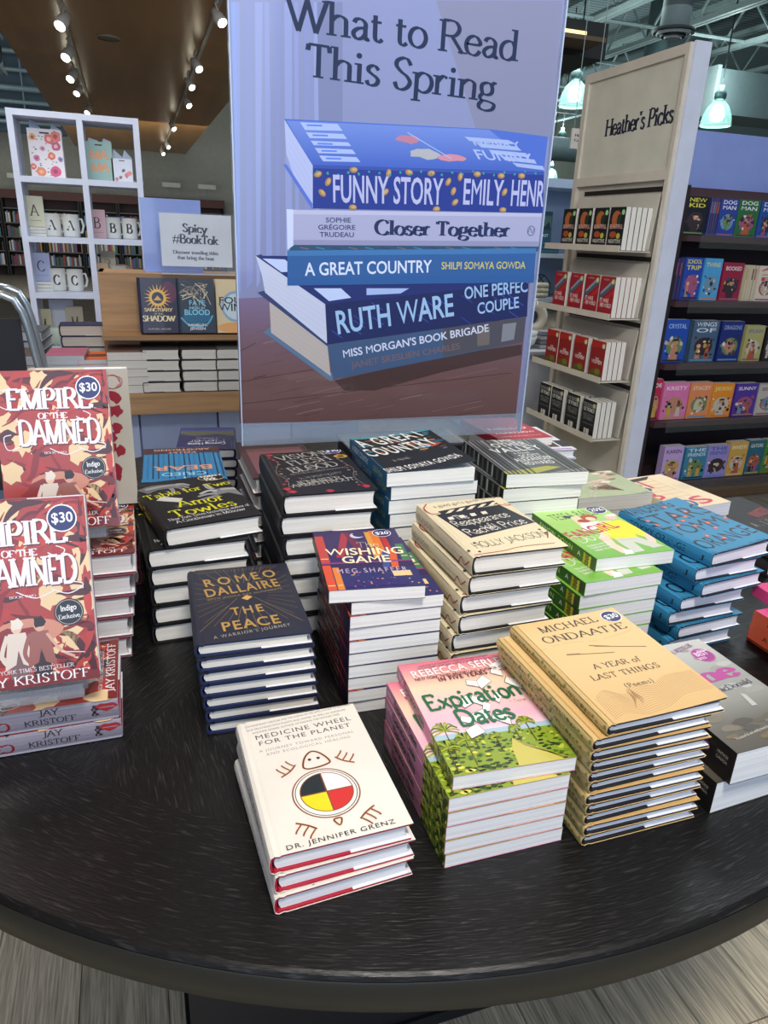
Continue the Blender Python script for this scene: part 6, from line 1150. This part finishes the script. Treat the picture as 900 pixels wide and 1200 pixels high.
card(36, 58, 296, rowsz[3], 'a8b4d8', 'C', 'periwinkle box lettered C on white blocks', base=.055); card(107, 127, 308, rowsz[3], 'd8b48c', 'D', 'tan box lettered D beside the framed initials')
card(39, 60, 362, rowsz[4] + .0, 'c9c4a4', 'M', 'khaki box lettered M, left of the white tote'); card(77, 97, 359, rowsz[4], 'bdb49c', 'M', 'grey-beige box lettered M, right of the white tote', y=YI + .03)
def mug(px, py0, z, letter, lab):
    a = at('y', YI, px, py0 + 6); H_ = at('y', YI, px, py0).z - z; r = H_ * .37; t = thing('mug', (a.x, YI + r, z), lab, 'mug', 'lettered mugs on the cube shelf')
    part('mug_body', MB().lathe([(0, 0), (r * .92, 0), (r, H_ * .06), (r, H_), (r * .9, H_), (r * .88, H_ * .08), (0, H_ * .07)], n=24, cap=False), mat('d8dcd8', .3), t, True)
    part('mug_handle', MB().tube([(r * .95, 0, H_ * .8), (r * 1.3, 0, H_ * .8), (r * 1.48, 0, H_ * .5), (r * 1.25, 0, H_ * .22), (r * .95, 0, H_ * .22)], H_ * .055, 8), mat('d8dcd8', .3), t, True)
    A = Art(); A.text(letter, (-r * .4, H_ * .3), (r * .35, H_ * .3), H_ * .42, '3a3c44', 'serifb', mode='l'); link('mug_letter', A.mesh('mug_letter', lambda u, v, w_: (u, -math.sqrt(max(r * r - u * u, 0)) - .0006 - w_, v)), t)
mug(60, 250, rowsz[2], 'A', 'left white mug lettered A'); mug(82, 251, rowsz[2], 'A', 'right white mug lettered A'); mug(132, 255, rowsz[2], 'B', 'left white mug lettered B'); mug(151.5, 256, rowsz[2], 'B', 'right white mug lettered B')
mug(66, 315, rowsz[3], 'C', 'left white mug lettered C'); mug(87, 316, rowsz[3], 'C', 'right white mug lettered C'); mug(136, 318, rowsz[3], 'D', 'left white mug lettered D, near the oak riser'); mug(154.5, 319, rowsz[3], 'D', 'right white mug lettered D, near the oak riser')
a = at('y', YI + .1, 118, 300); t = thing('framed_initials', (a.x, YI + .1, rowsz[3]), 'leaning cream frame with curled initials behind box D', 'frame')
part('frame_panel', bx(0, .085, 0, .012, 0, .235), mat('c4c0a8', .6), t); part('second_panel', bx(.05, .14, -.012, -.002, 0, .15), mat('d4d6d0', .6), t); A = Art(); A.text('R', (.015, .13), (.06, .13), .06, '8a7c60', 'script', mode='l'); A.text('H', (.065, .04), (.12, .04), .09, '4a4c54', 'serifb', mode='l'); link('frame_print', A.mesh('frame_print', lambda u, v, w_: (u, -.0125 - w_, v)), t)
a = at('y', YI + .1, 140, 300); t = thing('blush_pouch', (a.x + .0, YI + .14, rowsz[3]), 'blush pink quilted pouch behind the mugs lettered D', 'pouch'); part('pouch_body', MB().lathe([(.0, 0), (.07, .005), (.085, .06), (.075, .12), (.05, .15), (0, .155)], n=18, cap=False, sy=.5), mat('d8a898', .7, kind='fabric'), t, True); part('pouch_flap', MB().lathe([(.078, .09), (.088, .1), (.07, .14), (.03, .158)], n=18, cap=False, sy=.55), mat('c8988a', .7), t, True)
a = at('y', YI + .14, 133, 262); t = thing('blue_pouch', (a.x, YI + .15, rowsz[2]), 'periwinkle blue fabric pouch behind the mugs lettered B', 'pouch'); part('pouch_body', MB().box(-.10, .10, 0, .03, 0, .125), mat('7c8cc8', .6, kind='fabric'), t); part('pouch_clasp', bx(-.02, .02, -.004, 0, .09, .11), mat('c9d0e8', .4), t)
q0 = at('y', YI, 55, 352); q1 = at('y', YI, 84, 352); t = thing('tote_bag', ((q0.x + q1.x) / 2, YI + .07, rowsz[4]), 'small white tote bag with a looped handle', 'bag'); W_ = q1.x - q0.x; H_ = at('y', YI, 70, 352).z - rowsz[4]
part('bag_body', MB().box(-W_ / 2, W_ / 2, 0, .05, 0, H_), mat('d4d8e6', .6), t); part('bag_handle', MB().tube([(-.035, .02, H_), (-.035, .02, H_ + .05), (-.018, .02, H_ + .085), (.018, .02, H_ + .085), (.035, .02, H_ + .05), (.035, .02, H_)], .006, 8), mat('d4d8e6', .6), t, True)
a = at('y', YI - .05, 66, 385); t = thing('glass_jar', (a.x, YI - .04, rowsz[4]), 'clear jar with green leaves between the boxes lettered M', 'jar'); part('jar_body', MB().lathe([(0, 0), (.05, 0), (.055, .02), (.055, .09), (.04, .11), (.036, .11), (.05, .088), (.05, .02)], n=20, cap=False), mat('c9d8cc', .1, alpha=.5), t, True); part('leaf_filling', MB().lathe([(0, .01), (.04, .012), (.044, .05), (.02, .08), (0, .085)], n=10, cap=False), mat('6a8c60', .7), t, True)
# chromed curved rail at the left picture edge
q = [at('y', 2.95, *p_) for p_ in ((-14, 342), (2, 345), (16, 351), (26, 366), (33, 385), (40, 410))]
t = thing('curved_chair', (q[3].x, 2.95, 0), 'chair with a bent chrome tube frame at the left picture edge', 'chair'); o_ = Vector((q[3].x, 2.95, 0))
pts = [p_ - o_ for p_ in q] + [Vector((q[-1].x + .06 - o_.x, .02, .5)), Vector((q[-1].x + .10 - o_.x, .04, 0))]
part('tube_frame', MB().tube(pts, .014, 10), mat('b9c4cc', .25, .7), t, True); part('tube_frame', MB().tube([p_ + Vector((-.02, .30, 0)) for p_ in pts], .014, 10), mat('b9c4cc', .25, .7), t, True)
part('backrest', bx(-.42, -.02, .06, .08, .62, 1.08), mat('1c1e24', .6), t); part('seat', bx(-.45, .06, 0, .30, .44, .47), mat('1c1e24', .6), t)
for y_ in (.02, .28): part('leg', MB().tube([(-.42, y_, 0), (-.42, y_, .62)], .012, 8), mat('b9c4cc', .25, .7), t, True)
# ================================================================== HOME-GOODS CORNER between banner and display stand
YH = 5.0
a = at('y', YH, 604, 196); b_ = at('y', YH, 668, 200)
t = thing('home_goods_shelf', (2.45, YH, 0), 'pale blue-grey wall shelf with home goods right of the banner', 'shelf')
part('back_panel', bx(0, 1.6, .42, .45, 0, 1.84), mat('a9bcd8', .5), t); part('top_rail', bx(0, 1.6, .05, .45, 1.80, 1.86), mat('a9bcd6', .5), t)
for z in (1.345, 1.325 - .30, .62): part('shelf_board', bx(0, 1.6, .02, .42, z - .03, z), mat('a3aeb8', .5), t)
for x in (0, 1.57): part('side_panel', bx(x, x + .03, .02, .42, 0, 1.80), mat('a9bcd8', .5), t)
make_book('sea_teal', .15, .22, .024, True, '2c5868', '1c4858', 'c9ccc4', art=lambda A: (A.rect(-.07, -.02, .07, .08, '5a7c78'), A.poly([(-.07, -.02), (-.02, .05), (.01, .0), (.05, .04), (.07, -.02)], '2a3c40'), A.text('COAST', (-.05, -.07), (.05, -.07), .02, 'c9d8d8', 'bold', mode='l')) and None)
q = at('y', YH + .06, 645, 297)
for k in range(3): put_book('sea_teal', (q.x, YH + .2, 1.3455 + k * .0248), (0, 0, radians(90)), 'teal hardcover lying flat, %s from the top of the home-shelf pile' % ('topmost', 'second', 'third')[2 - k], 'teal hardcovers on the home shelf')
put_book('sea_teal', (q.x - .02, YH + .20, 1.3455 + 3 * .0248 + .1105), (radians(86), 0, 0), 'teal hardcover with a coast picture standing on the flat teal pile', 'teal hardcovers on the home shelf')
q = at('y', YH + .1, 640, 340); t = thing('terrarium', (q.x, YH + .2, 1.0255), 'small dark wire-framed glass house on the home shelf', 'ornament')
hh = .10
pr2 = [((-.06, -.05, 0), (-.06, -.05, hh)), ((.06, -.05, 0), (.06, -.05, hh)), ((-.06, .05, 0), (-.06, .05, hh)), ((.06, .05, 0), (.06, .05, hh)), ((-.06, -.05, hh), (0, -.05, hh + .06)), ((.06, -.05, hh), (0, -.05, hh + .06)), ((-.06, .05, hh), (0, .05, hh + .06)), ((.06, .05, hh), (0, .05, hh + .06)), ((0, -.05, hh + .06), (0, .05, hh + .06)), ((-.06, -.05, 0), (.06, -.05, 0)), ((-.06, .05, 0), (.06, .05, 0)), ((-.06, -.05, hh), (.06, -.05, hh))]
for a_, b2 in pr2: part('frame_bar', MB().tube([a_, b2], .004, 6), mat('2c4a44', .4, .3), t)
part('glass_pane', bx(-.058, .058, -.049, -.048, .002, hh), mat('b9d8d4', .05, alpha=.2), t)
q = at('y', YH - .4, 634, 388); tz = q.z - .02
t = thing('home_table', (q.x, YH - .3, 0), 'round wooden side table under the cream ring vase', 'table'); part('table_top', MB().lathe([(0, .0), (.24, .0), (.25, .01), (.25, .03), (0, .034)], (0, 0, tz - .034), n=32, cap=False), mat('c4a888', .5, kind='wood'), t); part('table_leg', MB().lathe([(.03, 0), (.025, tz - .034)], n=12), mat('5a4a3c', .5), t, True); part('table_foot', MB().lathe([(.16, 0), (.16, .02), (.03, .03)], n=24), mat('5a4a3c', .5), t)
q = at('y', YH - .4, 629, 362); r_ = at('y', YH - .4, 613, 362); R0 = (q.x - r_.x) * .72
t = thing('ring_vase', (q.x, YH - .36, tz), 'cream ring-shaped vase with a dark hole in the middle', 'vase'); part('vase_ring', MB().tube([(R0 * sin(2 * pi * k / 24), 0, R0 * 1.45 + R0 * cos(2 * pi * k / 24)) for k in range(25)], R0 * .44, 14, False), mat('d0cabc', .6), t, True); part('vase_neck', MB().lathe([(R0 * .2, R0 * 2.8), (R0 * .22, R0 * 3.1), (R0 * .16, R0 * 3.1)], n=16, cap=False), mat('d0cabc', .6), t, True)
q = at('y', YH - .1, 628, 340); t = thing('knitted_blanket', (q.x, YH + .02, 1.0255), 'folded cream knitted blankets on the home shelf', 'blanket')
for k in range(3): part('blanket_fold', MB().tube([(-.16 + .03 * k, .03, .02 + .035 * k), (0, -.0 + .01, .022 + .035 * k), (.18, .03, .02 + .035 * k)], .022, 8), mat('c9c0a8', .9, kind='fabric'), t, True)
q = at('y', YH + .1, 650, 388); t = thing('cream_throw', (q.x + .08, YH + .18, .6205), 'heap of cream knitted throw with a tan motif on the home shelf', 'blanket'); part('throw_heap', MB().lathe([(0, 0), (.2, .0), (.22, .08), (.2, .2), (.15, .29), (0, .31)], n=14, cap=False, sy=.6), mat('cfc6b0', .9, kind='fabric'), t, True); part('motif_patch', bx(-.08, .06, -.142, -.132, .08, .19), mat('8a6c50', .9, kind='fabric'), t)
t = thing('white_cabinet', (0, 0, 0), 'low grey-white cabinet in front of the home shelf', 'cabinet'); a = at('y', YH - .9, 604, 412); b_ = at('y', YH - .9, 668, 412)
part('cabinet_body', bx(a.x - .1, b_.x + .3, YH - .9, YH - .55, .02, a.z - .02), mat('a9abb0', .5), t); part('cabinet_top', bx(a.x - .12, b_.x + .32, YH - .92, YH - .53, a.z - .02, a.z), mat('b9bbbe', .5), t); part('plinth', bx(a.x - .08, b_.x + .28, YH - .86, YH - .58, 0, .02), DARK, t)
part('door_panel', bx(a.x - .08, (a.x + b_.x) / 2 + .08, YH - .912, YH - .9, .05, a.z - .05), mat('b0b2b8', .5), t); part('door_panel', bx((a.x + b_.x) / 2 + .1, b_.x + .28, YH - .912, YH - .9, .05, a.z - .05), mat('b0b2b8', .5), t)
q = at('y', YH - .8, 618, 405); t = thing('white_bowls', (q.x, YH - .75, a.z), 'nested white bowls on the low cabinet', 'bowl')
for k in range(2): part('bowl_shell', MB().lathe([(.03, 0), (.07, .03), (.085, .08), (.08, .08), (.065, .035), (.0, .012)], (0, 0, .03 * k), n=24, cap=False), mat('d6d6d4', .3), t, True)
q = at('y', YH - .8, 641, 405); t = thing('grey_napkins', (q.x, YH - .75, a.z), 'pile of grey striped linen napkins on the low cabinet', 'napkins')  # folded napkins, not books
for k in range(4): part('folded_napkin', bx(-.055, .075, -.06, .06, .003 + k * .028, .026 + k * .028), mat('8c8c92' if k % 2 else 'c4c4c8', .8), t)
# hanging category sign beyond the display panel
q0 = at('y', 7, 671, 150); q1 = at('y', 7, 694, 176); t = thing('hanging_sign', ((q0.x + q1.x) / 2, 7, q1.z), 'small hanging cream category sign, Home and Garden', 'sign'); W_ = q1.x - q0.x; H_ = q0.z - q1.z
part('sign_board', bx(-W_ / 2, W_ / 2, 0, .02, 0, H_), mat('c9bfb4', .6), t); A = Art(); A.text('Home &', (-W_ * .36, H_ * .6), (W_ * .3, H_ * .6), H_ * .13, '2c2c34', 'serifb', mode='l'); A.text('Garden', (-W_ * .36, H_ * .36), (W_ * .3, H_ * .36), H_ * .13, '2c2c34', 'serifb', mode='l'); link('lettering', A.mesh('lettering', lambda u, v, w_: (u, -.0006 - w_, v)), t)
for s_ in (-1, 1): part('hanging_wire', MB().tube([(s_ * W_ * .4, .01, H_), (s_ * W_ * .4, .01, 6.0 - q1.z)], .004, 5), STEEL, t)
print('objects', len(bpy.data.objects), 'tris~', sum(len(o.data.polygons) for o in bpy.data.objects if o.type == 'MESH'))
